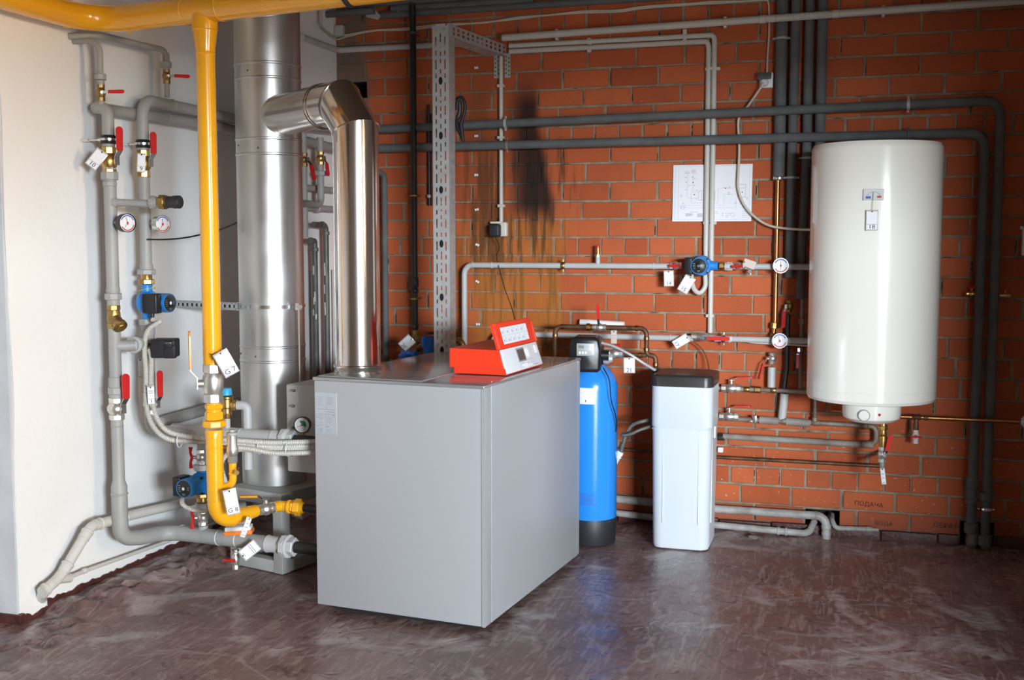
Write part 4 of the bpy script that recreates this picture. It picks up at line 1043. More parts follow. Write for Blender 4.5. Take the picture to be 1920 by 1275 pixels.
# tags on the left
idtag('white card tag marked 10 hanging askew on the left heating pipe', AY(181, 298, 4.0), 33, -38, '10', hang=AY(198, 282, 4.03))
idtag('pale card tag marked 9 hanging straight on the right heating pipe', AY(265, 305, 4.27), 40, -3, '9', w=.036, h=.082, hang=AY(262, 290, 4.29))
idtag('narrow card tag marked 1 tied on the white hose bundle', AY(283, 741, 4.19), 30, 2, '1', w=.030, h=.082, hang=AY(272, 722, 4.20), lines=((.22,.7),(.12,.6)), tsize=.016)
idtag('laminated tag marked G 7 tilted beside the big gas valve', AY(424, 681, 3.90), 33, 28, 'G 7', w=.062, h=.105, hang=AY(392, 663, 3.91), tsize=.021)
idtag('laminated tag marked G 8 leaning on the lower yellow elbow', AY(434, 941, 3.89), 33, 10, 'G 8', w=.052, h=.105, hang=AY(428, 918, 3.92), tsize=.018, wire='rail_bolt')
idtag('narrow curled paper strip tied round the yellow pipe end', AY(461, 989, 4.0), 40, -22, '', w=.022, h=.085, hang=AY(466, 966, 4.05), lines=((.2,.6),(.02,.7),(-.2,.5),(-.38,.8)), wire='zinc_bright')
idtag('pale tag lying aslant under the thick lower grey pipe', AY(468, 1032, 4.2), 25, 128, '', w=.055, h=.085, hang=V((-2.60, 4.28, .175)), lines=((-.1,.8),(-.2,.8),(.34,.3)))
idtag('tiny faded slip hanging behind the white hoses', LW(263, 690, .06), 45, 0, '', w=.018, h=.085, hang=LW(262, 668, .05))
# drain tap below the return pipe
valve('tiny tap with a red wing handle under the thick lower grey pipe', V((-2.565, 4.29, .115)), Z_, V((-.4,-.9,0)), X_, r=.014, L=.09, ll=.05, kind='wing', stemh=.022, name='drain_tap')
# middle pump between supply and return runs
pX, pY = -2.742, 4.318
zP = lambda py: AY(381, py, pY).z
def pumpB():
    t = thing('pump_riser', 'short grey pipe pieces above and below the lower blue pump', 'pipe', (pX, pY, zr))
    mb = MB(); mb.tube([(pX, pY, zr+.01), (pX, pY, zP(985))], .022, 0, 18); mb.tube([(pX, pY, zs_-.02), (pX, pY, zP(842))], .018, 0, 18); objs('pipe_stub', mb, 'grey_pipe_paint', t)
    mb = MB(); mb.hexn((pX, pY, zP(882)), Z_, .028, .036, 8); mb.hexn((pX, pY, zP(952)), Z_, .024, .033, 8); mb.lathe((pX, pY, zP(870)), Z_, [(0,.022),(.02,.022)], 18); objs('union_nut', mb, 'rail_zinc', t)
    mb = MB(); mb.lathe((pX, pY, zP(940)), Z_, [(0,.025),(.03,.025)], 20); mb.hexn((pX, pY, zP(932)), Z_, .018, .033, 8); objs('brass_nut', mb, 'brass', t)
pumpB()
tB, gB = pump('blue circulation pump low down behind the yellow pipe', V((pX, pY, zP(906))), Z_, V((-.10,-1,0)), 1.0, box_side=V((-1,.1,0)), bodylen=.115)
valve('nickel valve with a red wing handle above the lower blue pump', V((pX, pY, zP(857))), Z_, V((-.8,-.6,0)), Z_, r=.020, L=.07, ll=.085, kind='wing', stemh=.035)
valve('nickel valve with a red wing handle below the lower blue pump', V((pX, pY, zP(970))), Z_, V((-.8,-.6,0)), Z_, r=.020, L=.07, ll=.085, kind='wing', stemh=.035)
# white corrugated hoses from the pump and actuator to the boiler
mb = hose([gA+V((0,0,-.02)), AY(300, 602, 4.25), AY(282, 615, 4.22), AY(273, 632, 4.22), AY(271, 660, 4.22), AY(274, 700, 4.22), AY(274, 755, 4.2), AY(285, 795, 4.2), AY(312, 822, 4.2), AY(360, 828, 4.21), AY(430, 832, 4.21), AY(510, 838, 4.2), AY(600, 836, 4.2)], .0105)
tag(obj('corrugated_hose', mb, 'conduit_white'), 'outermost white corrugated hose curving from the upper blue pump to the boiler', 'hose', 'white hoses to the boiler')
mb = hose([AY(280, 655, 4.24), AY(284, 675, 4.23), AY(283, 720, 4.22), AY(287, 760, 4.21), AY(299, 792, 4.2), AY(322, 812, 4.2), AY(380, 822, 4.2), AY(440, 826, 4.2), AY(510, 830, 4.19), AY(600, 828, 4.19)], .0105)
tag(obj('corrugated_hose', mb, 'conduit_white'), 'white corrugated hose starting at the black actuator, inner curve of the bundle', 'hose', 'white hoses to the boiler')
mb = hose([AY(430, 838, 4.17), AY(470, 842, 4.17), AY(520, 850, 4.17), AY(600, 848, 4.17)], .010)
tag(obj('corrugated_hose', mb, 'conduit_white'), 'short white corrugated hose lying lowest in the bundle right of the yellow pipe', 'hose', 'white hoses to the boiler')
mb = hose([gB+V((0,0,-.012)), AY(342, 945, 4.19), AY(352, 952, 4.19), AY(368, 957, 4.2), AY(395, 954, 4.26), AY(425, 920, 4.30), AY(415, 870, 4.28), AY(440, 845, 4.22), AY(500, 842, 4.2), AY(600, 842, 4.2)], .0095)
tag(obj('corrugated_hose', mb, 'conduit_white'), 'white corrugated hose looping from the lower blue pump behind the yellow pipe', 'hose')
for k, (px, py, y) in enumerate(((337, 826, 4.2), (487, 838, 4.2), (540, 842, 4.19))):
    p = AY(px, py, y); mb = MB(); mb.M = BM(p, V((1,.1,0)), Z_)
    vs = [(.0, .030*math.cos(a)*1.0, .026*math.sin(a)) for a in [i*math.pi/10 for i in range(20)]]
    mb.sweep([V(v)+V((.006*math.cos(i),0,0))*0 for i, v in enumerate(vs)]+[V(vs[0])], .002, 6)
    tag(obj('cable_tie', mb, 'white_plastic'), ['cable tie on the hose bundle left of the yellow pipe', 'cable tie on the hose bundle just right of the yellow pipe', 'cable tie on the hose bundle nearest the boiler'][k], 'cable tie', 'ties round the white hoses')
# black cable across the white wall
mb = MB(); mb.sweep(smoothpath([P2(449)+V((.02,-.02,0)), AY(310, 449, 4.33), AY(345, 446, 4.35), AY(380, 439, 4.4), AY(420, 428, 4.6), AY(455, 412, 4.85)], 8), .0035, 8)
tag(obj('black_cable', mb, 'black_plastic'), 'thin black cable from the right heating pipe across to the chimney', 'cable')
# white sewer pipes on the wall near the floor
def sewer():
    t = thing('sewer_pipe', 'off white plastic waste pipe stepping down the white wall to the floor', 'pipe', FZ(75, 1140, 0))
    pts = [LW(450, 918, .09), LW(370, 937, .09), LW(238, 968, .09), LW(170, 987, .09), LW(112, 1083, .06), LW(82, 1108, .06), V(FZ(72, 1140, -.02))]
    ex = LW(500, 905, .09)
    mb = MB(); mb.tube(pts, .0215, [0, .0, .05, .3, .05, .03], 20); obj('pipe', mb, 'sewer_plastic', t)
    mb = MB()
    for a, b in ((pts[2], pts[3]), (pts[3], pts[4])):
        d = (b-a).normalized()
        for f in (.80, .12) if a is pts[2] else (.16, .80):
            q = a+(b-a)*f; mb.lathe(q-d*.02, d, [(0,.0225),(.003,.0265),(.012,.0265),(.014,.024),(.04,.024)], 22)
    d = (pts[5]-pts[4]).normalized(); mb.lathe(pts[5]-d*.02, d, [(0,.0225),(.003,.027),(.012,.027),(.014,.024),(.03,.024)], 22)
    objs('socket_joint', mb, 'sewer_plastic', t)
    mb = MB(); mb.tube([LW(108, 1086, .06), LW(125, 1086, .06)+V((0,.02,.0))], .019, 0, 18); obj('branch_socket', mb, 'sewer_plastic', t)
    mb = MB(); mb.tube([LW(122, 1086, .05), LW(160, 1070, .04), LW(300, 1020, .04), LW(420, 975, .04)], .0085, .05, 12); mb.lathe(LW(155, 1072, .04), Y_, [(0,.0095),(.004,.012),(.02,.012),(.024,.0095)], 14)
    tag(obj('drain_pipe', mb, 'sewer_plastic'), 'thin off white pipe rising slightly along the white wall near the floor', 'pipe')
sewer()
# ------------------------------------------------------------ pipes on the jog behind the chimney
JX = -2.815
def J(px, py, o=.06): return plane(px, py, 0, JX+o)
def jog():
    def vert(a, b): return V((a.x, a.y, b.z))
    t = thing('branch_pipe', 'grey vertical branch pipe with a union seen between the chimney and the steel duct', 'pipe', J(602, 375))
    a = J(600, 258, .10); b = vert(a, J(602, 384, .10)); mb = MB(); mb.tube([a, b, V((b.x, b.y-.25, b.z))], .0185, .04, 18); obj('pipe', mb, 'grey_pipe_paint', t)
    mb = MB(); h = vert(a, J(602, 330, .10)); mb.hexn(h, Z_, .026, .034, 8); obj('union', mb, 'grey_pipe_paint', t)
    valve('brass valve with a down turned red lever between chimney and duct, the right one', vert(a, J(602, 297, .10)), Z_, V((.95,-.3,0)), V((.1,0,-1)), r=.018, L=.07, ll=.085, bm_='brass', stemh=.03)
    c = J(570, 330, .08); mb = MB(); mb.tube([vert(c, J(570, 250, .08)), vert(c, J(575, 445, .08))], .018, 0, 18)
    tag(obj('branch_pipe', mb, 'light_pipe_paint'), 'light grey vertical pipe half hidden behind the chimney edge', 'pipe')
    valve('brass valve with a down turned red lever tight against the chimney edge', vert(c, J(572, 300, .08))+V((.0,0,0)), Z_, V((.8,-.5,0)), V((.25,0,-1)), r=.018, L=.07, ll=.10, bm_='aged_brass', stemh=.045)
    for py, o_, m_, lb in ((352, .04, 'grey_pipe_paint', 'upper'), (389, .05, 'grey_pipe_paint', 'lower')):
        p = J(575, py, o_); mb = MB(); mb.tube([V((p.x, 5.42, p.z)), V((p.x, 5.86, p.z))], .017, 0, 16); mb.lathe((p.x, J(598,py,o_).y-.03, p.z), Y_, [(0,.017),(.003,.023),(.05,.023),(.053,.017)], 16)
        tag(obj('cross_pipe', mb, m_), lb+' short horizontal pipe behind the branch pipe, between chimney and duct', 'pipe')
    for (e, f, lb) in (((580, 421), (611, 437), 'right'), ((572, 452), (590, 468), 'left')):
        a = J(e[0], e[1], .07); b = J(f[0], f[1], .07); mb = MB(); g_ = V((b.x, b.y, .50))
        mb.tube([V((a.x, 5.44, a.z)), V((b.x, b.y, a.z)), g_], .0155, .03, 16)
        t = thing('dark_riser', lb+' one of two dark paint flaked pipes bending down between chimney and duct', 'pipe', g_); obj('pipe', mb, 'iron_grey', t)
        mb = MB(); mb.hexn(V((b.x, b.y, a.z-.055)), Z_, .02, .020, 8); mb.hexn(V((b.x, b.y-.055, a.z)), Y_, .02, .020, 8); objs('elbow_collar', mb, 'iron_grey', t)
        mb = MB()
        for i in range(5):
            zz = a.z-.15-random.random()*.6; an = random.uniform(-2.6, -.9)
            mb.box((b.x+math.cos(an)*.0155, b.y+math.sin(an)*.0155, zz), (.003, .008, random.uniform(.02, .06)), rot=Matrix.Rotation(an, 3, 'Z'), bev=.001)
        objs('flaked_paint', mb, 'conduit_white', t)
    for px, o_, k in ((588, .02, 0), (628, .03, 1)):
        p = J(px, 560, o_); mb = MB(); mb.tube([V((p.x, p.y, .4)), V((p.x, p.y, 1.35))], .015, 0, 14); tag(obj('pale_riser', mb, 'light_pipe_paint'), ['thin pale pipe between the two dark flaked risers', 'pale pipe just left of the steel duct'][k], 'pipe')
jog()
# ================================================================== BACK WALL
def wl(pts, o=.06):
    """pixel polyline on the brick wall; near vertical / near level runs are trued up"""
    P = [W(x, y, r[0] if r else o) for x, y, *r in pts]
    for a, b in zip(P, P[1:]):
        if abs(a.x-b.x) < .06 and abs(a.z-b.z) > .15: a.x = b.x = (a.x+b.x)/2
    for a, b in zip(P, P[1:]):
        if abs(a.z-b.z) < .045 and abs(a.x-b.x) > .4: a.z = b.z = (a.z+b.z)/2
    return P
def wpipe(name, label, pts, o, r, m, bend=.04, n=16, cat='pipe', group=None, joints=(), jm=None):
    P = wl([(x, y, o) for x, y in pts]); mb = MB(); mb.tube(P, r, bend, n)
    if not joints: return tag(obj(name, mb, m), label, cat, group)
    t = thing(name, label, cat, P[-1] if P[-1].z < P[0].z else P[0], group); obj('pipe', mb, m, t)
    for j in joints:
        px, py, d, r_, w_ = j[:5]; q = W(px, py, o)
        # snap to nearest segment
        best = min(((q-(a+(b-a)*max(0, min(1, (q-a).dot(b-a)/(b-a).length_squared)))).length, i) for i, (a, b) in enumerate(zip(P, P[1:])))[1]
        a, b = P[best], P[best+1]; q = a+(b-a)*max(0, min(1, (q-a).dot(b-a)/(b-a).length_squared)); dd = (b-a).normalized()
        mb = MB()
        if d == 'hex': mb.hexn(q-dd*w_/2, dd, w_, r_, 8)
        elif d == 'clamp': clampring(mb, q, dd, r_, w_, ear=(0,0,1) if abs(dd.x) > .7 else (1,0,0)); mb.cyl(q+Y_*r_, V((q.x, YB, q.z)), .005, .005, 8)
        else: mb.lathe(q-dd*w_/2, dd, [(0, r), (w_*.15, r_), (w_*.85, r_), (w_, r)], 20)
        obj({'hex':'union', 'clamp':'pipe_clamp', 'ring':'socket'}[d], mb, j[5] if len(j) > 5 else (jm or m), t)
    return t
# long dark pipes across the wall, turning down at the right
wpipe('heating_main', 'upper of two long dark pipes crossing the bricks, turning down at the far right', [(700,243),(1872,188),(1851,1012)], .085, .023, 'dark_insulation', .07,
      joints=((948,232,'clamp',.025,.016,'steel_frame_paint'),(1703,200,'clamp',.025,.016,'rail_zinc'),(1849,930,'ring',.032,.05),(1849,955,'clamp',.026,.02,'zinc_bright'),(1849,1025,'hex',.034,.05)))
wpipe('heating_main', 'lower of two long dark pipes crossing the bricks, turning down right of the heater', [(700,280),(1842,247),(1826,1000)], .085, .023, 'dark_insulation', .07,
      joints=((951,270,'clamp',.025,.016,'rusty_pipe'),(1703,250,'clamp',.025,.014,'dark_insulation'),(1828,905,'ring',.030,.06),(1826,940,'ring',.030,.03),(1825,990,'hex',.034,.05)))
# short ends disappearing into the broken out hole
for (a, b, lb) in (((1824, 990), (1832, 1012), 'left'), ((1848, 1010), (1842, 1032), 'right')):
    P = W(a[0], a[1], .085); mb = MB(); mb.tube([P, V((P.x, YB-.085, .03)), V((P.x, YB+.05, .03))], .026, .03, 14)
    tag(obj('pipe_elbow', mb, 'rusty_pipe'), lb+' rusty elbow at the foot of the tall dark pipes by the wall hole', 'fitting')
valve('tiny brass drain tap left of the tall dark pipes', W(1822, 551, .085), X_, Z_, -X_, r=.010, L=.05, ll=.02, bm_='brass', kind='wing', stemh=.02, name='drain_tap')
valve('tiny brass drain tap right of the tall dark pipes', W(1884, 554, .085), X_, Z_, X_, r=.010, L=.05, ll=.02, bm_='brass', kind='wing', stemh=.02, name='drain_tap')
# four insulated risers
wpipe('insulated_riser', 'leftmost of four vertical dark insulated pipes, ending above a bare copper tube', [(1466,-40),(1462,336)], .04, .029, 'dark_insulation', joints=((1465,72,'clamp',.030,.012,'rail_zinc'),(1462,334,'ring',.030,.016,'zinc_bright')))
wpipe('insulated_riser', 'second of four vertical dark insulated pipes left of the heater', [(1493,-40),(1488,330),(1478,520)], .05, .024, 'dark_insulation', joints=((1488,333,'clamp',.026,.012,'rail_zinc'),))
wpipe('insulated_riser', 'third of four vertical dark insulated pipes left of the heater', [(1519,-40),(1513,300),(1508,460),(1495,560)], .04, .023, 'dark_insulation', joints=((1511,296,'clamp',.024,.012,'rail_zinc'),))
wpipe('insulated_riser', 'rightmost of four vertical dark insulated pipes, running down behind the heater', [(1542,-40),(1538,330)], .05, .025, 'dark_insulation')
wpipe('copper_riser', 'bright vertical copper tube below the leftmost insulated pipe', [(1462,338),(1450,600),(1448,645)], .045, .0115, 'copper', joints=((1450,610,'hex',.021,.03,'aged_brass'),(1449,632,'ring',.017,.04,'aged_brass')))
valve('brass valve with hanging red lever under the lower wall dial', W(1448, 672, .055), Z_, V((-.9,-.4,0)), V((-.25,0,-1)), r=.017, L=.06, ll=.10, bm_='nickel', stemh=.03)
wpipe('insulated_stub', 'short grey insulated pipe piece below the valve with hanging red lever', [(1447,688),(1446,726)], .06, .020, 'light_pipe_paint')
valve('dim valve with hanging red lever in the shade left of the heater', W(1480, 574, .05), Z_, V((-.5,-.9,0)), V((-.05,0,-1)), r=.015, L=.06, ll=.10, bm_='aged_brass', stemh=.03)
wpipe('iron_riser', 'dark iron pipe dropping and kinking below the dim red lever valve', [(1478,590),(1474,690),(1468,740)], .05, .013, 'black_iron')
wpipe('insulated_stub', 'lower grey insulated pipe piece slanting onto the second rusty pipe', [(1471,738),(1466,786)], .06, .021, 'light_pipe_paint')
wpipe('iron_riser', 'thin dark pipe behind the left edge of the heater', [(1503,560),(1502,730)], .045, .011, 'rusty_pipe', joints=((1503,602,'hex',.018,.03),))
valve('lower dim valve with red lever close beside the heater edge', W(1502, 655, .045), Z_, V((-.3,-.9,0)), V((0,0,-1)), r=.014, L=.05, ll=.085, bm_='aged_brass', stemh=.03)
# dark pipes along the top left of the brick wall
wpipe('ceiling_pipe', 'lowest dark pipe along the top of the brick wall', [(705,31),(1010,9),(1260,-8)], .07, .019, 'dark_insulation', joints=((848,20,'ring',.021,.006),))
wpipe('ceiling_pipe', 'middle dark pipe along the top of the brick wall', [(735,17),(1000,-2)], .07, .020, 'dark_insulation', joints=((750,16,'ring',.025,.03),))
wpipe('ceiling_pipe', 'dark pipe stub with a bolted plate in the top corner of the brick wall', [(612,27),(702,20)], .12, .019, 'dark_insulation')
wpipe('ceiling_pipe', 'topmost dark pipe in the corner above the brick wall', [(618,9),(1000,-14)], .10, .022, 'dark_insulation')
p = W(703, 24, .10); mb = MB(); mb.M = TM(p, 0); mb.prism([(-.05,.02),(-.01,.03),(.035,-.02),(.02,-.04),(-.05,-.02)], 0, .006); mb.lathe((-.02,.006,.006), (0,0,1), [(0,.009),(.006,.008)], 12)
tag(obj('pipe_bracket', mb, 'steel_frame_paint'), 'grey angled plate bolted to the pipes in the top corner', 'bracket')
# black downpipe
t = wpipe('iron_downpipe', 'black iron pipe running down the brick wall from the ceiling', [(771,-30),(772,20),(780,618)], .10, .017, 'black_iron',
      joints=((771,62,'clamp',.019,.014,'dark_insulation'),(774,367,'clamp',.019,.012,'aged_brass'),(778,560,'clamp',.019,.012,'aged_brass'),(777,530,'ring',.022,.06),(778,545,'ring',.021,.02),(780,612,'ring',.020,.02)))
wpipe('brass_union', 'tarnished brass union at the foot of the black iron pipe', [(780,619),(782,640)], .10, .021, 'aged_brass', joints=((780,632,'hex',.025,.03,'aged_brass'),))
wpipe('rusty_downpipe', 'pale rusty pipe continuing below the brass union', [(782,641),(784,700)], .10, .017, 'rusty_pipe')
p = W(803, 250, .03); mb = MB(); mb.tube(wl([(803,195,.03),(806,385,.03)]), .006, 0, 8); mb.box(W(806,300,.02), (.022,.012,.5))
tag(obj('black_strip', mb, 'black_iron'), 'narrow black strip hanging on the bricks left of the perforated post', 'strip')
p = W(805, 368, .03); mb = MB(); mb.lathe(p, -Y_, [(0,.010),(.01,.010),(.012,.005)], 12); tag(obj('wall_bolt', mb, 'rail_zinc'), 'zinc bolt in the bricks at the end of the black strip', 'bolt')
wpipe('dark_riser', 'dark grey pipe just right of the steel duct with a bend at its top', [(702,318),(716,328),(729,692)], .07, .016, 'dark_insulation', .03)
# grey conduit along the corner
t = thing('conduit', 'grey conduit from the corner along the brick wall to the perforated post', 'conduit', V((-2.79, 5.87, 2.56)))
a = plane(568, 74, 0, JX+.02); b = W(636, 96, .03); c = W(905, 78, .03); z = (b.z+c.z)/2
mb = MB(); mb.tube([V((JX+.022, 5.44, z)), V((JX+.022, YB-.03, z)), V((c.x, YB-.03, z))], .0165, .03, 16); obj('tube', mb, 'light_pipe_paint', t)
# big conduit with corrugated piece
t = thing('conduit', 'thick pale grey conduit rising to the right across the top of the brick wall', 'conduit', W(1430, 34, .10))
a, b = W(942, 71, .095), W(1990, -4, .095); b.z = a.z+(b.z-a.z); a2 = a
def onl(px): q = W(px, 0, .095).x; f = (q-a.x)/(b.x-a.x); return a+(b-a)*f
mb = MB(); mb.tube([a, onl(1432)], .0185, 0, 20); mb.tube([onl(1566), b], .0185, 0, 20); objs('tube', mb, 'conduit_white', t)
mb = MB(); mb.lathe(onl(1424), b-a, [(0,.0185),(.002,.0205),(.03,.0205)], 20); mb.lathe(onl(1562), b-a, [(0,.0205),(.03,.0205),(.032,.0185)], 20); objs('coupler', mb, 'conduit_white', t)
P = resample([onl(1430), onl(1566)], .004); mb = MB(); mb.sweep(P, [.0175 if i % 2 else .0195 for i in range(len(P))], 14); obj('corrugated_piece', mb, 'conduit_white', t)
for px in (1043, 1360, 1657):
    q = onl(px); mb = MB(); mb.box(q+V((0,.02,0)), (.016, .034, .056), bev=.003); obj('clip', mb, 'conduit_white', t)
# twin conduits with hose end
def conduit(label, pts, o, r=.0135, clips=(), hook=False):
    P = wl([(x, y, o) for x, y in pts]); t = thing('conduit', label, 'conduit', P[-1]); mb = MB(); mb.tube(P, r, .045, 16); obj('tube', mb, 'conduit_white', t)
    mb = MB()
    for (px, py, v) in clips:
        q = W(px, py, o); mb.box(q+V((0,.004,0)), (.02, o*1.2, r*2+.016) if not v else (r*2+.014, o*1.2, .016), bev=.002)
    if clips: objs('clip', mb, 'conduit_white', t)
    return P
PA = conduit('outer of the twin white conduits over the drawing, reaching the lower grey pipe', [(955,91),(1340,60),(1341,85),(1330,624)], .022, clips=((1105,79,0),(1284,63,0),(1343,129,1),(1336,418,1),(1331,592,1)))
PB = conduit('inner of the twin white conduits over the drawing, ending at the pump hose', [(955,101),(1327,73),(1328,92),(1324,470)], .022, clips=((1105,91,0),(1284,75,0),(1330,129,1),(1326,418,1)))
mb = MB(); P = smoothpath([PB[-1]+Z_*.03, PB[-1]-Z_*.05, V((PB[-1].x, YB-.03, W(1325,515,.03).z)), W(1322,537,.04), W(1312,549,.05), W(1302,543,.07), W(1297,528,.09), W(1296,512,.11)], 6); mb.sweep(P, .0125, 14)
tag(obj('pump_hose', mb, 'conduit_white'), 'pale hose curving in a U from the conduit end up to the blue wall pump', 'hose')
# socket conduit
PC = conduit('single vertical white conduit ending at the black plugged socket', [(938,106),(941,416)], .03, .011, clips=((939,161,1),(939,258,1),(940,386,1)))
# double cable along the top, down to the heater socket
for k, dy in enumerate((0, 5)):
    w_ = 3 if k else 0
    pts = [(603-k*4, 0, .03), (600+k*4, 30, .04), (605, 50, .05), (628, 68+k*5, .03), (652, 65+k*3, .02), (700, 57+k, .015), (760, 53+k*3, .015), (840, 45+k*3, .015), (905, 43-k*1, .015), (975, 32+w_, .015), (1020, 29, .015), (1095, 21+k*3, .015), (1160, 19+k*3, .015), (1210, 12+k*3, .015), (1290, 7+k*2, .015), (1340, 3+k*3, .015), (1400, 2, .015)]
    P = [plane(x, y, 0, JX+o_) if x < 628 else W(x, y, o_) for x, y, o_ in pts]
    P = [p if p.y < YB-.005 else V((JX+.02, YB-.05, p.z)) for p in P]
    if not k: P += [W(1432, 0, .015), W(1441, 8, .015), W(1442, 60, .02), W(1439, 110, .015), W(1438, 140, .03)]
    mb = MB(); mb.sweep(smoothpath(P, 6), .0048, 8)
    tag(obj('wall_cable', mb, 'cable_cream'), ['cream cable along the top of the brick wall, dropping to the heater socket', 'second cream cable running just under the first along the top of the brick wall'][k], 'cable')
def socket(name, label, px, py, w, h, m='white_plastic', parts=None):
    p = W(px, py, .02); t = thing(name, label, 'socket' if 'socket' in name else 'box', p)
    mb = MB(TM(p, 0)); mb.box((0,0,0), (w, h, .04), bev=.008); obj('housing', mb, m, t); return t, p
t, p = socket('junction_box', 'small grey junction box in the top left corner of the brick wall', 637, 58, .052, .062, 'light_pipe_paint')
t, p = socket('wall_socket', 'white socket with a black lifted flap beside the insulated risers', 1437, 151, .068, .078, 'white_plastic')
mb = MB(TM(p, 0)); mb.box((-.008, .018, .04), (.07, .040, .012), rot=Matrix.Rotation(math.radians(-35), 3, 'X'), bev=.005); obj('flap', mb, 'dark_insulation', t)
mb = MB(TM(p, 0)); mb.lathe((-.008,-.012,.018), (0,0,1), [(0,.022),(.012,.021),(.022,.014)], 20); obj('plug', mb, 'white_plastic', t)
mb = MB(); mb.sweep(smoothpath([p+V((-.01,-.045,-.014)), W(1424, 168, .06), W(1405, 195, .04), W(1389, 215, .03), W(1384, 232, .03), W(1386, 280, .03), W(1384, 330, .035), W(1384, 352, .035), W(1392, 378, .035), W(1410, 402, .04), W(1440, 422, .06), W(1480, 429, .12), W(1530, 431, .30)], 7), .0062, 10)
tag(obj('power_cable', mb, 'cable_cream'), 'cream power cable hanging from the socket in a curve to the white heater', 'cable')
t, p = socket('wall_socket', 'white socket with a black power adapter at the end of the single conduit', 943, 430, .052, .078, 'cream_plastic')
mb = MB(TM(p, 0)); mb.box((-.028, .036, .02), (.065, .012, .05), bev=.004); obj('flap', mb, 'cream_plastic', t)
mb = MB(TM(p, 0)); mb.box((-.030, -.006, .045), (.058, .068, .05), bev=.010); ad = obj('power_adapter', mb, 'soft_black', t)
mb = MB(); mb.sweep(smoothpath([p+V((-.03,-.05,-.04)), W(936, 462, .06), W(931, 480, .05), W(935, 500, .10), W(946, 540, .3), W(957, 570, .7), W(966, 600, 1.05), W(970, 612, 1.12)], 7), .0022, 6)
tag(obj('adapter_cable', mb, 'black_plastic'), 'thin dark cable hanging from the adapter to the red control unit', 'cable')
# row of empty clips
for i, (px, py, a) in enumerate(((893,127,0),(893,255,0),(893,328,0),(894,393,12),(895,459,-20),(895,528,-25),(896,608,0))):
    p = W(px, py, .008); mb = MB(TM(p, 0, a)); mb.box((-.006,0,0), (.007,.013,.016), bev=.002); mb.box((.006,0,0), (.007,.013,.012), bev=.002); mb.box((0,0,-.004), (.02,.008,.006)); mb.M = TM(p, 0)
    tag(obj('cable_clip', mb, 'paper'), ['topmost', 'second', 'third', 'middle', 'fifth', 'sixth', 'lowest'][i]+' of the column of empty white cable clips right of the perforated post', 'clip', 'empty cable clips on the bricks')
# grey heating pipe loop to the heater
def loop(name, label, pts, joints): return wpipe(name, label, pts, .075, .0155, 'light_pipe_paint', .05, joints=joints)
loop('heater_pipe', 'upper light grey pipe from behind the boiler to the blue wall pump', [(871,700),(871,498),(1262,498)], ((886,498,'ring',.0185,.004),(922,498,'ring',.0175,.012),(1056,498,'clamp',.018,.022,'aged_brass'),(1226,498,'ring',.0175,.01)))
p = W(1121, 490, .075); mb = MB(); mb.tube([V((p.x, p.y, W(1121,498,.075).z)), V((p.x, p.y, W(1121,481,.075).z))], .0125, 0, 14); o = tag(obj('tee_stub', mb, 'light_pipe_paint'), 'short grey stub rising from the upper heater pipe', 'fitting')
t = thing('air_vent', 'small brass air vent with a red cap standing on the upper heater pipe', 'vent', V((p.x, p.y, W(1121,481,.075).z)))
mb = MB(); z0 = W(1121,482,.075).z; mb.hexn((p.x, p.y, z0), Z_, .014, .012); mb.lathe((p.x, p.y, z0+.014), Z_, [(0,.009),(.035,.009),(.037,.007)], 14); obj('body', mb, 'brass', t)
mb = MB(); mb.lathe((p.x, p.y, z0+.05), Z_, [(0,.010),(.010,.010),(.013,.005)], 14); obj('cap', mb, 'red_lever', t)
loop('heater_pipe', 'upper light grey pipe from the pump past the dial into the heater', [(1352,498),(1548,502)], ((1368,499,'hex',.023,.03),(1362,499,'ring',.021,.02)))
loop('heater_pipe', 'lower light grey pipe from behind the red control unit to the red lever valve', [(925,720),(925,628),(1300,632)], ((936,628,'ring',.0185,.004),(1257,632,'ring',.0175,.01)))
loop('heater_pipe', 'lower light grey pipe from the red lever valve into the heater', [(1340,633),(1548,642)], ((1357,634,'clamp',.020,.02,'zinc_bright'),(1371,634,'ring',.0165,.006,'white_plastic')))
mb = MB(); mb.sweep(smoothpath([W(1366,641,.08), W(1380,638,.07), W(1420,643,.07), W(1480,646,.07), W(1540,650,.09)], 6), .005, 8); tag(obj('wall_cable', mb, 'cable_cream'), 'thin pale cable hugging the underside of the lower heater pipe', 'cable')
valve('nickel valve with a small red wing handle left of the blue wall pump', W(1267, 498, .075), X_, V((0,-1,0)), V((1,0,.05)), r=.016, L=.065, ll=.05, kind='wing', stemh=.028)
valve('nickel valve with a small red wing handle right of the blue wall pump', W(1384, 499, .075), X_, V((0,-1,0)), V((1,0,.05)), r=.016, L=.075, ll=.05, kind='wing', stemh=.028)
q = V((W(1316,498,.075).x, YB-.075, W(1316,498,.075).z))
tC, gC = pump('blue circulation pump on the brick wall with its black face to the room', q, X_, V((-.10,-1,.0)), 1.0, box_side=V((-1,0,0)), bodylen=.165)
mb = MB(); mb.hexn(W(1349,499,.075), X_, .022, .024, 8); mb.lathe(W(1356,499,.075), X_, [(0,.017),(.012,.019),(.02,.017)], 18); tag(obj('brass_union', mb, 'brass'), 'brass union between the blue wall pump and the right red wing valve', 'fitting')
p = W(1407, 508, .085); mb = MB(); mb.cyl(p, p-Y_*.03, .012, .010, 12); mb.cyl(p+Z_*.02, p-Z_*.02, .006, .006, 8); tag(obj('vent_screw', mb, 'zinc_bright'), 'small zinc screw under the upper heater pipe by the crumpled tag', 'screw')
valve('long valve with a flat red lever on the lower heater pipe under the conduit end', W(1318, 632, .075), X_, V((0,-1,0)), V((1,0,-.02)), r=.017, L=.12, ll=.13, bm_='nickel', stemh=.034)
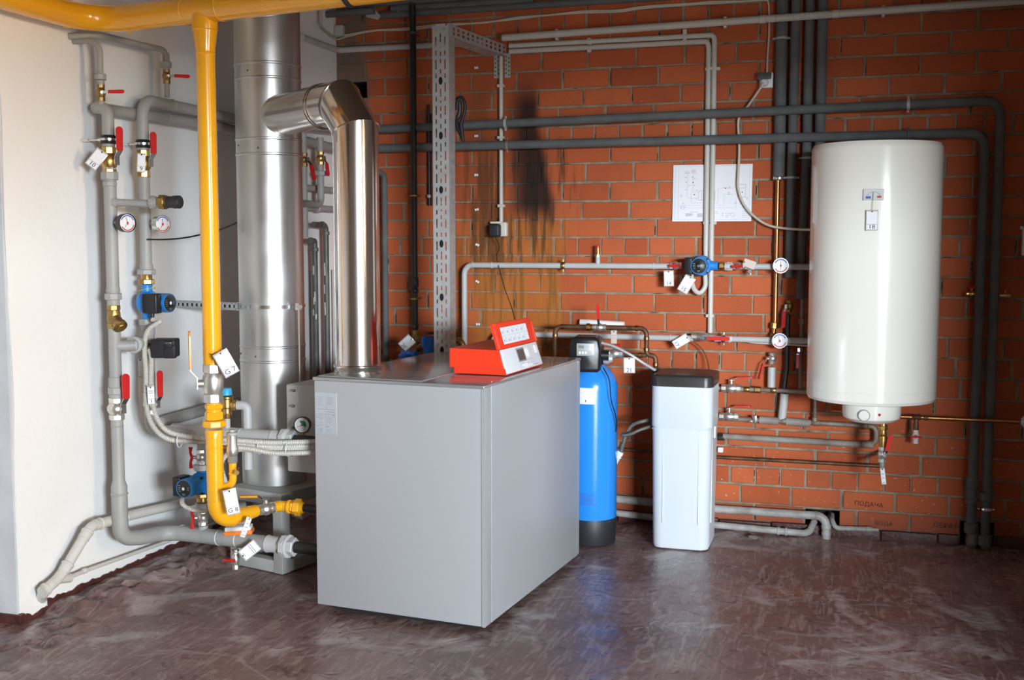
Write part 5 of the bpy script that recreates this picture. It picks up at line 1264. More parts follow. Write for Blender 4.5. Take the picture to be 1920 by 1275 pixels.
gauge('round white dial on the upper heater pipe at the copper tube', W(1464, 498, .13), 4, .0385, .03, stem_to=W(1466, 499, .075), needle=92, needle2=268)
gauge('round white dial on the lower heater pipe above the hanging red lever', W(1462, 639, .13), 4, .0385, .03, stem_to=W(1464, 638, .075), needle=108, needle2=235)
idtag('tag marked 14 hanging straight from the left red wing valve', W(1254, 522, .11), 2, 2, '14', w=.052, h=.082, hang=W(1255, 501, .10), wire='rail_bolt')
idtag('tag marked 15 hanging askew below the blue wall pump', W(1287, 533, .16), 2, -30, '15', w=.058, h=.09, hang=W(1297, 514, .12), wire='wire_yellow')
idtag('tag marked 17 turned nearly on its side beside the lower heater pipe', W(1277, 640, .12), 2, -58, '17', w=.048, h=.085, hang=W(1292, 634, .09), wire='wire_yellow')
idtag('crumpled brownish tag lying on the upper heater pipe near the dial', W(1405, 495, .105), 10, 70, '', w=.040, h=.062, pap='paper_aged', hang=W(1398, 500, .085))
mb = MB(); mb.sweep(smoothpath([W(1300,640,.08), W(1314,652,.07), W(1324,668,.07), W(1329,690,.09), W(1328,712,.15)], 6), .0035, 8); tag(obj('red_wire', mb, 'wire_brown'), 'thin brown wire curving from the lower heater pipe behind the black lid', 'wire')
# drawing taped to the wall
def drawing():
    a, b, c, d = W(1263, 310, .012), W(1411, 307, .012), W(1409, 415, .012), W(1260, 415, .012)
    x = ((b-a)+(c-d)); z = ((a-d)+(b-c)); cen = (a+b+c+d)/4; w, h = x.length/2, z.length/2
    m_ = BM(cen, x, z); m_ = Matrix.Translation(cen) @ Matrix(((x.normalized().x,z.normalized().x,0),(0,0,-1),(x.normalized().z,z.normalized().z,0))).to_4x4()
    t = thing('wall_drawing', 'white sheet with a faint heating diagram pinned to the bricks behind the twin conduits', 'drawing', cen)
    mb = MB(m_); mb.box((0,0,0), (w, h, .0012)); sh = obj('sheet', mb, 'paper', t, smooth=False)
    def P(u, v): return ((u-127)/1453-.5)*w, (.5-(v-90)/1040)*h
    def lines(nm, m, L, th=.0016):
        mb = MB(m_)
        for u0, v0, u1, v1 in L:
            x0, y0 = P(u0, v0); x1, y1 = P(u1, v1); mb.box(((x0+x1)/2, (y0+y1)/2, .001), (max(th, abs(x1-x0)), max(th, abs(y1-y0)), .0006))
        obj(nm, mb, m, sh, smooth=False)
    lines('red_lines', 'ink_faint_red', [(500,260,500,590),(500,590,610,590),(470,590,470,790),(470,790,965,790),(965,525,965,790),(965,525,1270,525),(400,470,500,470)]+[(470+i*12,180,470+i*12,235) for i in range(7)]+[(465,245,555,245)])
    lines('blue_lines', 'ink_faint_blue', [(400,260,400,700),(400,700,615,700),(250,835,1075,835),(1075,640,1075,835),(1075,640,1270,640),(390,885,1300,885),(1300,740,1300,885),(170,115,170,1100),(235,140,235,1080),(170,115,1540,115),(1535,115,1535,1100),(170,1100,1535,1100)]+[(350+i*14,200,350+i*14,240) for i in range(6)], .001)
    lines('black_lines', 'ink_grey', [(610,570,910,570),(610,570,610,740),(910,570,910,740),(610,740,910,740),(665,570,665,750),(1325,458,1465,458),(1325,458,1325,690),(1465,458,1465,690),(1325,690,1465,690),(340,245,440,245),(255,835,255,860),(270,870,380,870),(1365,528,1440,528),(450,958,600,958),(885,958,970,958),(885,990,990,990),(1100,988,1210,988),(1100,1022,1180,1022),(1100,1053,1170,1053),(885,1025,915,1025),(885,1060,945,1060),(1405,1020,1520,1020),(1405,985,1520,985),(1405,950,1480,950),(1405,1053,1520,1053),(1130,525,1185,525)]+[(370,985+i*9,520-(i%3)*20,985+i*9) for i in range(6)]+[(590,985+i*9,690,985+i*9) for i in range(8)], .0012)
    mb = MB(m_)
    for u, v in ((500,415),(527,638),(1103,527),(1400,600)): x0, y0 = P(u, v); mb.lathe((x0, y0, .0008), (0,0,1), [(0,.003),(.0008,.003)], 12)
    for u, v in ((365,318),(375,410),(375,548),(530,340),(570,555),(570,718),(487,315),(530,470),(1070,510),(1175,505),(1160,610),(1155,638),(1400,715),(1055,988),(1055,1022),(1285,795),(320,800)): x0, y0 = P(u, v); mb.box((x0, y0, .001), (.005,.0024,.0006))
    obj('symbols', mb, 'ink_black', sh, smooth=False)
    mb = MB(m_)
    for (u, v, r) in ((1240,1010,.0105),(1495,715,.005),(285,655,.005),(318,870,.010)):
        x0, y0 = P(u, v); n = 24; vs = []
        for i in range(n): a_ = 2*math.pi*i/n; vs += [(x0+math.cos(a_)*r, y0+math.sin(a_)*r, .001), (x0+math.cos(a_)*(r-.0012), y0+math.sin(a_)*(r-.0012), .001)]
        mb.add(vs, [(2*i, 2*i+1, (2*i+3)%(2*n), (2*i+2)%(2*n)) for i in range(n)])
    obj('circle_marks', mb, 'ink_grey', sh, smooth=False)
drawing()
# ================================================================== PERFORATED POST AND BRACKET
def post():
    y0 = 5.28; xa, xb = AY(812, 300, y0).x, AY(842, 300, y0).x; w = (xb-xa)*1.0; x0 = xa; dpt = .085; zt = AY(825, 45, y0).z
    t = thing('perforated_post', 'tall perforated zinc channel post with an arm reaching back to the brick wall', 'post', ((x0+w/2), y0, 0))
    lean = 0
    def perf(mb, W_, H_, cols, th=.0022):
        """sheet in local x (0..W_), y (0..H_) with slots: cols = list of (x centre, half width, [(y0, y1)...])"""
        xs = [0.]
        prev = 0.
        for cx, hw, spans in cols:
            mb.box(((prev+cx-hw)/2, H_/2, 0), (cx-hw-prev, H_, th)); y = 0.
            for a, b in spans:
                if a > y: mb.box((cx, (y+a)/2, 0), (2*hw, a-y, th))
                y = b
            if y < H_: mb.box((cx, (y+H_)/2, 0), (2*hw, H_-y, th))
            prev = cx+hw
        mb.box(((prev+W_)/2, H_/2, 0), (W_-prev, H_, th))
    H = zt
    def slots(step, L, off=0.): return [(off+i*step, off+i*step+L) for i in range(int((H-off-L)/step)+1)]
    side = []; y = .02
    i = 0
    while y < H-.06:
        L = .045 if i % 2 == 0 else .022; side.append((y, y+L)); y += L+.022; i += 1
    mid = []; y = .02; i = 0
    pat = [(.022,.018),(.010,.018),(.040,.02),(.036,.016),(.022,.028),(.022,.014)]
    pat_big = 3; big = []
    while y < H-.06:
        L, g_ = pat[i % 6]
        if i % 6 == 3: big.append((y, y+L))
        else: mid.append((y, y+L))
        y += L+g_; i += 1
    mb = MB(BM((x0, y0, 0), X_, Z_)); perf(mb, w, H, [(w*.22, .0036, side), (w*.5, .0034, sorted(mid+big)), (w*.78, .0036, side)])
    obj('front_web', mb, 'rail_zinc', t, smooth=False)
    mb = MB(BM((x0, y0, 0), X_, Z_))
    for a, b in big:
        pts = [(w*.5+math.cos(k*math.pi/8)*.0105, (a+b)/2+math.sin(k*math.pi/8)*.019) for k in range(16)]
        mb.prism(pts, .0011, .0016)
    objs('round_hole', mb, 'hole_dark', t, smooth=False)
    sp = [(.015+k*.05, .015+k*.05+.028) for k in range(int((H-.06)/.05))]
    for nm, xx in (('left_flange', x0), ('right_flange', x0+w)):
        mb = MB(BM((xx, y0, 0), Y_, Z_)); perf(mb, dpt, H, [(dpt*.25, .0042, sp), (dpt*.5, .0042, sp), (dpt*.78, .0042, sp)]); obj(nm, mb, 'rail_zinc', t, smooth=False)
    # arm to the wall
    a = V((x0+w*.62, y0+.01, zt-.045)); b = V((W(905,100,0).x+.0, YB-.004, zt-.045)); b = V((-1.885, YB-.004, 2.505)); a.z = 2.505+.02
    a = V((x0+w+.002, y0+.02, zt-.055)); b = V((-1.815, YB-.004, zt-.062)); d = b-a; L = d.length
    left = Z_.cross(d.normalized()); aw = .10
    ar = thing('tmp', '', '', (0,0,0)); bpy.data.objects.remove(ar)
    Mv = BM(a, d, Z_)
    s2 = [(.02+k*.05, .02+k*.05+.024) for k in range(int(L/.05)-0)]
    def perfx(mb, L_, W_, rows, th=.002):
        prev = 0.
        for cy, hw, spans in rows:
            mb.box((L_/2, (prev+cy-hw)/2, 0), (L_, cy-hw-prev, th)); x = 0.
            for p_, q_ in spans:
                if p_ > x: mb.box(((x+p_)/2, cy, 0), (p_-x, 2*hw, th))
                x = q_
            if x < L_: mb.box(((x+L_)/2, cy, 0), (L_-x, 2*hw, th))
            prev = cy+hw
        mb.box((L_/2, (prev+W_)/2, 0), (L_, W_-prev, th))
    mb = MB(Mv); perfx(mb, L, .055, [(.016, .007, s2), (.038, .007, s2)])
    o = obj('wall_arm_side', mb, 'rail_zinc', t, smooth=False)
    mb = MB(Mv @ Matrix.Translation((0,0,-aw))); perfx(mb, L, .05, [(.016, .006, s2), (.036, .006, s2)])
    obj('wall_arm_side', mb, 'rail_zinc', t, smooth=False)
    mb = MB(Mv @ Matrix.Rotation(math.radians(-90), 4, 'X'))
    mb.M = Mv @ Matrix(((1,0,0,0),(0,0,1,0),(0,1,0,-aw),(0,0,0,1))); perfx(mb, L, aw, [(aw*.25, .004, s2), (aw*.5, .006, [(.1*k, .1*k+.02) for k in range(1, int(L*9.5))]), (aw*.75, .004, s2)])
    obj('wall_arm_web', mb, 'rail_zinc', t, smooth=False)
    # foot plate on the wall
    p = W(942, 120, .004); mb = MB(TM(p, 0)); 
    for s_ in (-1, 1):
        m2 = TM(V((p.x, YB-.006, p.z)), 0) @ Matrix.Translation((s_*.030-.016, -.075, 0)); mb.M = m2
        mb.box((.016, .065, 0), (.032, .13, .003))
    obj('wall_plate', mb, 'rail_zinc', t, smooth=False)
    mb = MB(TM(V((p.x, YB-.008, p.z)), 0))
    for s_ in (-1, 1):
        for k in range(5): mb.box((s_*.038, -.06+k*.022, 0), (.005,.008,.002)); mb.box((s_*.022, -.05+k*.022, 0), (.005,.006,.002))
    obj('plate_holes', mb, 'hole_dark', t, smooth=False)
    mb = MB()
    for px, py in ((815,48),(837,46),(833,54),(818,57)):
        q = AY(px, py, y0-.004); mb.lathe(q, -Y_, [(0,.006),(.004,.005)], 8)
    objs('rivet', mb, 'zinc_bright', t)
post()
def strap():
    p = AY(866, 215, 5.42); t = thing('pipe_hanger', 'open black plastic pipe hanger sticking out behind the perforated post', 'hanger', p)
    m_ = TM(p, 0)
    mb = MB(m_); R = .052
    pts = [(math.cos(a)*R*.42-.005, math.sin(a)*R+.035, 0) for a in [math.radians(x) for x in range(-75, 200, 12)]]; mb.sweep([V(q) for q in pts], .0085, 10)
    pts = [(math.cos(a)*R*.42-.035, math.sin(a)*R+.035, -.01) for a in [math.radians(x) for x in range(-80, 80, 12)]]; mb.sweep([V(q) for q in pts], .012, 8)
    obj('ring', mb, 'soft_black', t)
    mb = MB(m_); mb.sweep([V((.006,-.012,.0)), V((-.004,-.05,.006)), V((.010,-.135,.01))], [.009,.012,.009], 10); mb.sweep([V((-.03,-.02,0)), V((-.022,-.06,.004)), V((.006,-.13,.008))], [.008,.012,.006], 10); obj('handle', mb, 'soft_black', t)
    mb = MB(m_); mb.box((-.005, .095, 0), (.014, .022, .01), bev=.004); obj('tab', mb, 'dark_insulation', t)
strap()
# ================================================================== WATER FILTERS BEHIND THE BOILER
def filters():
    p = AY(764, 662, 5.55); t = thing('water_filter', 'filter with a flat blue top behind the boiler, under tag 20', 'filter', p)
    mb = MB(); mb.lathe(p-Z_*.03, Z_, [(0,.045),(.02,.050),(.028,.036),(.042,.034),(.045,.028)], 28); mb.cyl(p+V((.0,0,-.005)), p+V((.055,-.02,-.004)), .020, .018, 14); obj('head', mb, 'cap_blue', t)
    mb = MB(); mb.lathe(p-Z_*.03, -Z_, [(0,.06),(.03,.066),(.05,.064)], 24); obj('collar', mb, 'aged_brass', t)
    mb = MB(); mb.lathe(p-Z_*.08, -Z_, [(0,.05),(.2,.045),(.22,.03)], 24); obj('bowl', mb, 'dark_insulation', t)
    p = AY(806, 640, 5.58); t = thing('water_filter', 'filter with a ribbed blue cap half hidden by the perforated post', 'filter', p)
    mb = MB(); n = 48; vs = []
    for z, r in ((.0,.040),(.055,.040),(.058,.034)):
        for k in range(n): a = 2*math.pi*k/n; rr = r+(.003 if k % 2 else 0); vs.append(p+V((math.cos(a)*rr, math.sin(a)*rr, z-.03)))
    mb.add(vs, [(i*n+k, i*n+(k+1)%n, (i+1)*n+(k+1)%n, (i+1)*n+k) for i in range(2) for k in range(n)]+[tuple(range(2*n, 3*n))]); mb.lathe(p-Z_*.03, -Z_, [(0,.036),(.09,.03),(.2,.03)], 24); obj('cap', mb, 'cap_blue', t, ang=20)
    mb = MB(); mb.lathe(p+Z_*.04, Z_, [(0,.034),(.008,.036),(.012,.034)], 24); obj('rim', mb, 'aged_copper', t)
    mb = MB(); P = [V(AY(784, 700, 5.8)), V(AY(784, 655, 5.8)), V(AY(802, 640, 5.60))]; mb.tube(P, .018, .02, 14); mb.hexn(P[2]-X_*.03, X_, .025, .024, 8)
    tag(obj('filter_pipe', mb, 'aged_brass'), 'dull brass pipe between the two blue topped filters', 'pipe')
    mb = MB(); a = AY(840, 640, 5.6); mb.tube([a, AY(868, 636, 5.6), V((AY(868, 636, 5.6).x, 5.6, a.z-.25))], .017, .045, 18); mb.lathe(V((AY(868, 636, 5.6).x, 5.6, a.z-.06)), Z_, [(0,.017),(.003,.022),(.02,.022),(.023,.017)], 18)
    tag(obj('brass_elbow', mb, 'aged_brass'), 'bronze coloured elbow just right of the perforated post above the boiler', 'fitting')
    idtag('tag marked 20 tilted above the flat blue filter top', AY(763, 643, 5.5), 20, -48, '20', w=.060, h=.075, hang=AY(757, 655, 5.5), tsize=.017)
filters()
# ================================================================== BLUE SOFTENER TANK
def softener():
    x, y, r = -1.232, 5.465, .128
    z_ = lambda py: AY(1106, py, y-.05).z
    t = thing('softener_tank', 'tall blue pressure tank with a black foot standing behind the boiler', 'tank', (x, y, 0))
    zt = z_(672)
    mb = MB(); prof = [(.115, r*.985), (.12, r), (zt-.15, r)]+[(zt-.15+.13*math.sin(a), r*math.cos(a)*1.0+.0) for a in [math.radians(k) for k in range(8, 74, 8)]]
    mb.lathe((x, y, 0), Z_, prof, 64); sh = obj('shell', mb, 'tank_blue', t)
    mb = MB(); mb.lathe((x, y, 0), Z_, [(.0, r*.93), (.006, r*.955), (.13, r*1.005), (.135, r*.99)], 48); obj('foot', mb, 'soft_black', t)
    mb = MB(); mb.lathe((x, y, zt-.03), Z_, [(0,.055),(.05,.055)], 32); obj('neck', mb, 'black_plastic', t)
    # wrapped sticker
    def wrap(nm, a0, a1, z0, z1, m, parent, off=.0008):
        mb = MB(); n = 10; vs = []
        for i in range(n+1):
            a = math.radians(a0+(a1-a0)*i/n); 
            for z in (z0, z1): vs.append((x+math.cos(a)*(r+off), y+math.sin(a)*(r+off), z))
        mb.add(vs, [(2*i, 2*i+2, 2*i+3, 2*i+1) for i in range(n)]); return obj(nm, mb, m, parent)
    st = wrap('sticker', -118, -70, z_(754), z_(724), 'paper', t)
    wrap('sticker_mark', -92, -90, z_(750), z_(746), 'ink_black', st, .0014)
    for k in range(7): wrap('embossed_print', -112+k*0, -66-(k%3)*4, z_(920+k*3.2), z_(921+k*3.2), 'ink_blue', st, .0006)
    return x, y, zt
sx, sy, szt = softener()
def head():
    p = AY(1098, 662, 5.40); t = thing('control_valve_head', 'black programmable valve head with a grey display on top of the blue tank', 'control head', p)
    m_ = TM(p, 6) 
    mb = MB(m_); 
    def outline(s, dy=0): return [(-.078*s,-.085*s),(-.060*s,-.092*s),(.062*s,-.092*s),(.076*s,-.080*s),(.080*s,.02*s),(.070*s,.070*s),(.052*s,.083*s),(-.050*s,.083*s),(-.070*s,.070*s),(-.078*s,.02*s)]
    o0, o1, o2 = outline(1), outline(.97), outline(.86); n = len(o0)
    vs = [(a, b, -.13) for a, b in o1]+[(a, b, -.11) for a, b in o0]+[(a, b, .03) for a, b in o0]+[(a, b, .044) for a, b in o1]+[(a, b, .050) for a, b in o2]
    mb.add(vs, [(i*n+k, i*n+(k+1)%n, (i+1)*n+(k+1)%n, (i+1)*n+k) for i in range(4) for k in range(n)]+[tuple(reversed(range(n))), tuple(range(4*n, 5*n))])
    bd = obj('cover', mb, 'black_plastic', t, ang=50)
    mb = MB(m_); mb.box((.006, .022, .052), (.088, .062, .006), bev=.0025); pl = obj('control_panel', mb, 'rail_zinc', t)
    mb = MB(m_); mb.box((-.014, .036, .0555), (.028, .014, .002), bev=.001); obj('display', mb, 'lcd_grey', pl)
    mb = MB(m_)
    for k in range(3): mb.box((-.022+k*.015, .007, .0555), (.009,.012,.002), bev=.002)
    objs('button', mb, 'paper', pl)
    mb = MB(m_)
    for (u, v, w_) in ((-.036,.038,.007),(-.036,.033,.007),(.014,.040,.02),(.014,.036,.016),(.014,.032,.02),(.028,.014,.018),(.028,.010,.018),(.028,.005,.016),(-.005,.015,.05),(-.002,-.003,.055)): mb.box((u, v, .0554), (w_, .0012, .0006))
    obj('panel_print', mb, 'ink_grey', pl, smooth=False)
    mb = MB(); q = V((sx+.0, sy, szt)); mb.lathe(q-Z_*.03, Z_, [(0,.058),(.06,.06)], 24); mb.cyl(p+V((.06,.02,-.01)), p+V((.11,.03,-.012)), .026, .026, 20); obj('ports', mb, 'black_plastic', t)
head()
# pipework round the head
mb = MB(); a = AY(1132, 672, 5.45); d = V((1,.05,0)); mb.lathe(a, d, [(0,.026),(.01,.029),(.025,.029),(.03,.022),(.045,.018)], 22); tag(obj('tank_coupling', mb, 'rail_zinc'), 'grey threaded coupling between the black valve head and the tag 21 valve', 'fitting')
valve('nickel valve with a small red handle just right of the black valve head', AY(1153, 663, 5.47), X_, Z_, V((-1,0,0)), r=.019, L=.085, ll=.045, kind='wing', stemh=.03)
idtag('tag marked 21 hanging below the valve right of the black valve head', AY(1180, 685, 5.40), 5, 1, '21', w=.056, h=.076, hang=AY(1178, 669, 5.44), tsize=.02)
idtag('narrow grey tag hanging from the copper pipe above tag 21', AY(1151, 632, 5.62), 5, 1, '', w=.030, h=.068, hang=AY(1153, 614, 5.62), wire='wire_yellow', lines=((.1,.7),(-.05,.6)), pap='paper_aged')
t = thing('copper_pipe', 'tarnished copper pipe arching above the blue tank', 'pipe', AY(1210, 690, 5.62)); yq = 5.62
A_ = [AY(1041, 690, yq), AY(1041, 612, yq), AY(1212, 616, yq), AY(1212, 666, yq), AY(1229, 667, yq), AY(1229, 720, yq)]
A_[0].x = A_[1].x = (A_[0].x+A_[1].x)/2; A_[2].x = A_[3].x; A_[1].z = A_[2].z = (A_[1].z+A_[2].z)/2; A_[4].x = A_[5].x
mb = MB(); mb.tube(A_, .0125, .035, 16); mb.tube([A_[3]-X_*.12, A_[3]], .012, 0, 14); obj('pipe', mb, 'aged_copper', t)
mb = MB()
for q, d in ((A_[1]+X_*.04, X_), (A_[1]-Z_*.045, Z_), (A_[2]-X_*.05, X_), (A_[2]-Z_*.05, Z_), (A_[3]+Z_*.03, Z_), (A_[5]+Z_*.10, Z_), (A_[3]-X_*.03, X_)): mb.lathe(q-d*.008, d, [(0,.0125),(.002,.0150),(.014,.0150),(.016,.0125)], 16)
objs('solder_sleeve', mb, 'copper', t)
q0 = AY(1107, 613, yq); q0.z = A_[1].z
mb = MB(); mb.hexn(q0-X_*.02, X_, .02, .021, 8); mb.lathe(q0, X_, [(0,.016),(.02,.017),(.03,.015)], 18); obj('brass_union', mb, 'brass', t)
q0 = AY(1124, 614, yq); q0.z = A_[1].z
valve('nickel valve with raised red lever on the copper pipe by the paper roll', q0, X_, V((0,-.6,.4)), V((-.06,0,1)), r=.016, L=.07, ll=.09, stemh=.02)
mb = MB(); a, b = W(1088, 604, .05), W(1170, 609, .05); P = [a, b]; mb.sweep(P, .017, 24, caps=False); mb.sweep([a+X_*.001, b-X_*.001], .0155, 24, caps=True); tag(obj('paper_roll', mb, 'paper'), 'rolled white paper sheet tucked behind the copper pipe on the brick wall', 'paper roll')
mb = MB(); mb.sweep(smoothpath([AY(1128, 643, 5.44), AY(1150, 649, 5.44), AY(1180, 664, 5.44), AY(1205, 680, 5.46), AY(1228, 694, 5.50)], 8), .0075, 12); tag(obj('drain_hose', mb, 'rail_zinc'), 'silvery hose from the black valve head down to the white tank lid', 'hose')
mb = MB(); mb.sweep(smoothpath([AY(1131, 690, 5.36), AY(1142, 712, 5.34), AY(1146, 750, 5.35), AY(1153, 775, 5.38), AY(1156, 800, 5.42), AY(1150, 822, 5.48)], 6), .0028, 6); tag(obj('black_cable', mb, 'black_plastic'), 'thin black cable running down the side of the blue tank', 'cable')
mb = MB(); mb.sweep(smoothpath([AY(1228, 786, 5.55), AY(1205, 790, 5.5), AY(1185, 798, 5.5), AY(1174, 815, 5.5), AY(1167, 838, 5.5)], 6), .0095, 12); mb.cyl(AY(1168, 832, 5.5), AY(1164, 848, 5.5), .012, .012, 12); tag(obj('grey_hose', mb, 'iron_grey'), 'upper grey hose curving from the white tank down to the white connector', 'hose')
mb = MB(); mb.sweep(smoothpath([AY(1228, 797, 5.5), AY(1200, 806, 5.46), AY(1182, 814, 5.45), AY(1166, 816, 5.45), AY(1176, 810, 5.5)], 6), .0085, 12); tag(obj('grey_hose', mb, 'iron_grey'), 'lower grey hose leaving the white tank behind the blue tank', 'hose')
mb = MB(); a, b = AY(1164, 846, 5.5), AY(1150, 874, 5.52); d = (b-a).normalized(); mb.lathe(a, d, [(0,.014),(.01,.018),(.02,.018),(.022,.015),(.03,.015),(.033,.018),(.04,.015),(.08,.013)], 18); tag(obj('hose_connector', mb, 'white_plastic'), 'white ribbed hose connector beside the blue tank', 'fitting')
# ================================================================== WHITE SALT TANK
def rrect(w, d, r, n=6):
    out = []
    for cx, cy, a0 in ((w/2-r, d/2-r, 0), (-w/2+r, d/2-r, 90), (-w/2+r, -d/2+r, 180), (w/2-r, -d/2+r, 270)):
        for k in range(n+1): a = math.radians(a0+90*k/n); out.append((cx+math.cos(a)*r, cy+math.sin(a)*r))
    return out
def stack(mb, c, secs):
    vs = []; n = None
    for z, w, d, r in secs:
        o = rrect(w, d, r); n = len(o); vs += [(c[0]+a, c[1]+b, z) for a, b in o]
    m = len(secs); mb.add(vs, [(i*n+k, i*n+(k+1)%n, (i+1)*n+(k+1)%n, (i+1)*n+k) for i in range(m-1) for k in range(n)]+[tuple(reversed(range(n))), tuple(range((m-1)*n, m*n))])
def salt():
    x0, x1, y0, y1 = -.926, -.628, 5.405, 5.72; c = ((x0+x1)/2, (y0+y1)/2); w, d = x1-x0, y1-y0
    t = thing('salt_tank', 'tall square white plastic tank with a black lid standing by the brick wall', 'tank', (c[0], c[1], 0))
    zl = AY(1222, 722, y0).z
    mb = MB(); stack(mb, c, [(.0, w*.84, d*.84, .04), (.004, w*.90, d*.90, .045), (.02, w*.935, d*.935, .05), (zl-.215, w*.975, d*.975, .045), (zl-.205, w*.985, d*.985, .045), (zl-.200, w, d, .045), (zl, w*1.0, d*1.0, .045)])
    bd = obj('body', mb, 'salt_tank_plastic', t, ang=30)
    mb = MB()       # shallow raised corner ribs and panel edges
    for s_ in (-1, 1):
        xa = c[0]+s_*w*.335
        mb.box((c[0]+s_*w*.292, y0+.0062, (.10+zl-.215)/2+.02), (.0022, .006, zl-.34), bev=.001)
        mb.box((c[0]+s_*w*.385, y0+.0030, zl-.212), (w*.19, .006, .0022), bev=.001)
    mb.box((c[0]+w/2-.006, c[1]-.09, (.10+zl-.215)/2+.02), (.006, .0022, zl-.34), bev=.001)
    objs('moulded_edge', mb, 'salt_tank_plastic', bd)
    mb = MB(); stack(mb, c, [(zl-.006, w*.99, d*.99, .04), (zl-.004, w*1.015, d*1.015, .045), (zl+.040, w*1.01, d*1.01, .045), (zl+.048, w*.985, d*.985, .04), (zl+.052, w*.93, d*.93, .04)]); obj('lid', mb, 'lid_black', t, ang=50)
    mb = MB(); mb.box((x1-.001, c[1], zl-.24), (.008, .05, .06), bev=.003); obj('side_tab', mb, 'salt_tank_plastic', t)
salt()
# ================================================================== WATER HEATER
def heater():
    hx, hy, R = .095, 5.52, .292; z0 = AY(1645, 765, hy-R).z; z1 = AY(1645, 262, hy-R).z
    t = thing('water_heater', 'large white cylindrical water heater hung on the brick wall', 'heater', (hx, hy, z0))
    mb = MB(); mb.lathe((hx, hy, z0), Z_, [(0, R*.90), (.006, R*.975), (.02, R), (.055, R), (.056, R-.0012), (.058, R-.0012), (.059, R), (z1-z0-.03, R), (z1-z0-.018, R*.997), (z1-z0-.012, R*.988), (z1-z0, R*.97), (z1-z0+.004, R*.8)], 128)
    sh = obj('shell', mb, 'heater_enamel', t, ang=25)
    mb = MB(); mb.box((hx, (hy+YB)/2+.15, z1-.25), (.30, .08, .06), bev=.004); mb.box((hx, (hy+YB)/2+.15, z0+.25), (.30, .08, .06), bev=.004); objs('wall_mount', mb, 'steel_frame_paint', t)
    # control boss below
    bc = AY(1634, 775, hy-.11); bx, by = bc.x, hy-.09
    mb = MB(); mb.lathe((bx, by, z0+.01), -Z_, [(0,.132),(.060,.131),(.080,.127),(.096,.108),(.100,.09)], 64); bs = obj('control_boss', mb, 'heater_enamel', t)
    vy = Matrix.Rotation(0, 4, 'Z')
    def on_boss(px, py): return AY(px, py, by-.129)
    q = on_boss(1620, 779); mb = MB(); n = V((-.13,-1,-.12)); mb.lathe(q, n, [(0,.024),(.004,.024),(.007,.022),(.008,.018)], 28); obj('dial_knob', mb, 'heater_enamel', bs)
    mb = MB(); mb.lathe(q+n*-.001, n, [(0,.027),(.003,.027),(.003,.0245)], 28); obj('knob_ring', mb, 'ink_grey', bs)
    q = on_boss(1649, 778)+Y_*.004; mb = MB(); mb.lathe(q, -Y_, [(0,.0065),(.006,.006),(.008,.003)], 14); obj('indicator_lamp', mb, 'indicator_red', bs)
    # scale plate on the front
    p = AY(1638, 365, hy-R); 
    def front(px, py, off):
        g_ = AY(px, py, hy-R); a = math.asin(max(-1, min(1, (g_.x-hx)/R))); return V((hx+math.sin(a)*(R+off), hy-math.cos(a)*(R+off), g_.z)), math.degrees(a)
    p, a = front(1638, 365, .003); m_ = TM(p, a)
    mb = MB(m_); mb.box((0,0,0), (.088, .050, .005), bev=.002); pl = obj('scale_plate', mb, 'cream_plastic', t)
    mb = MB(m_); mb.box((0,0,.0026), (.082, .044, .0005)); obj('plate_face', mb, 'rail_zinc', pl)
    mb = MB(m_); mb.box((-.022,-.012,.0032), (.022,.010,.0006)); obj('cold_mark', mb, 'ink_blue', pl, smooth=False)
    mb = MB(m_); mb.box((.024,-.010,.0032), (.018,.008,.0006)); obj('hot_mark', mb, 'ink_red', pl, smooth=False)
    mb = MB(m_)
    for i in range(12):
        a_ = math.radians(30+120*i/11); mb.box((math.cos(a_)*.030, -.018+math.sin(a_)*.030, .0032), (.007, .0012, .0006), rot=Matrix.Rotation(a_+math.pi/2, 3, 'Z'))
    obj('scale_arc', mb, 'ink_black', pl, smooth=False)
    q, a = front(1635, 413, .010)
    idtag('tag marked 18 hanging on the front of the white heater', q, a, 0, '18', w=.052, h=.090, hang=p+V((0,-.012,.012)), wire='wire_yellow', tsize=.019)
    # outlet fittings under the heater
    vx = AY(1656, 800, hy-.05).x; vy_ = hy-.05
    zz = lambda py: AY(1656, py, vy_).z
    t = thing('safety_valve', 'brass check valve screwed under the white heater', 'valve', (vx, vy_, zz(840)))
    mb = MB(); mb.cyl((vx, vy_, zz(785)), (vx, vy_, zz(800)), .016, .016, 14); mb.hexn((vx, vy_, zz(806)), Z_, .02, .022, 8); mb.lathe((vx, vy_, zz(818)), Z_, [(0,.016),(.01,.020),(.02,.016),(.03,.014)], 18); mb.lathe((vx, vy_, zz(838)), Z_, [(0,.015),(.03,.020),(.05,.020),(.052,.016)], 18); obj('body', mb, 'brass', t)
    valve('nickel valve with an upright red lever hanging below the heater', V((vx, vy_, zz(852))), Z_, V((.3,-.95,0)), V((.22,0,1)), r=.017, L=.075, ll=.095, bm_='nickel', stemh=.03)
    mb = MB(); mb.tube([(vx, vy_, zz(862)), (vx, vy_, zz(878))], .014, 0, 14); mb.tube([(vx, vy_, zz(874)), (vx, YB-.05, zz(876))], .011, 0, 12); tag(obj('iron_nipple', mb, 'rusty_pipe'), 'short rusty nipple below the heater valve joining the brown wall pipe', 'fitting')
    idtag('narrow tag hanging edge on below the heater valve', AY(1656, 893, vy_-.03), -15, 8, '', w=.022, h=.078, lines=((.15,.5),(-.1,.5),(-.38,.6)), hang=V((vx, vy_, zz(870))))
heater()
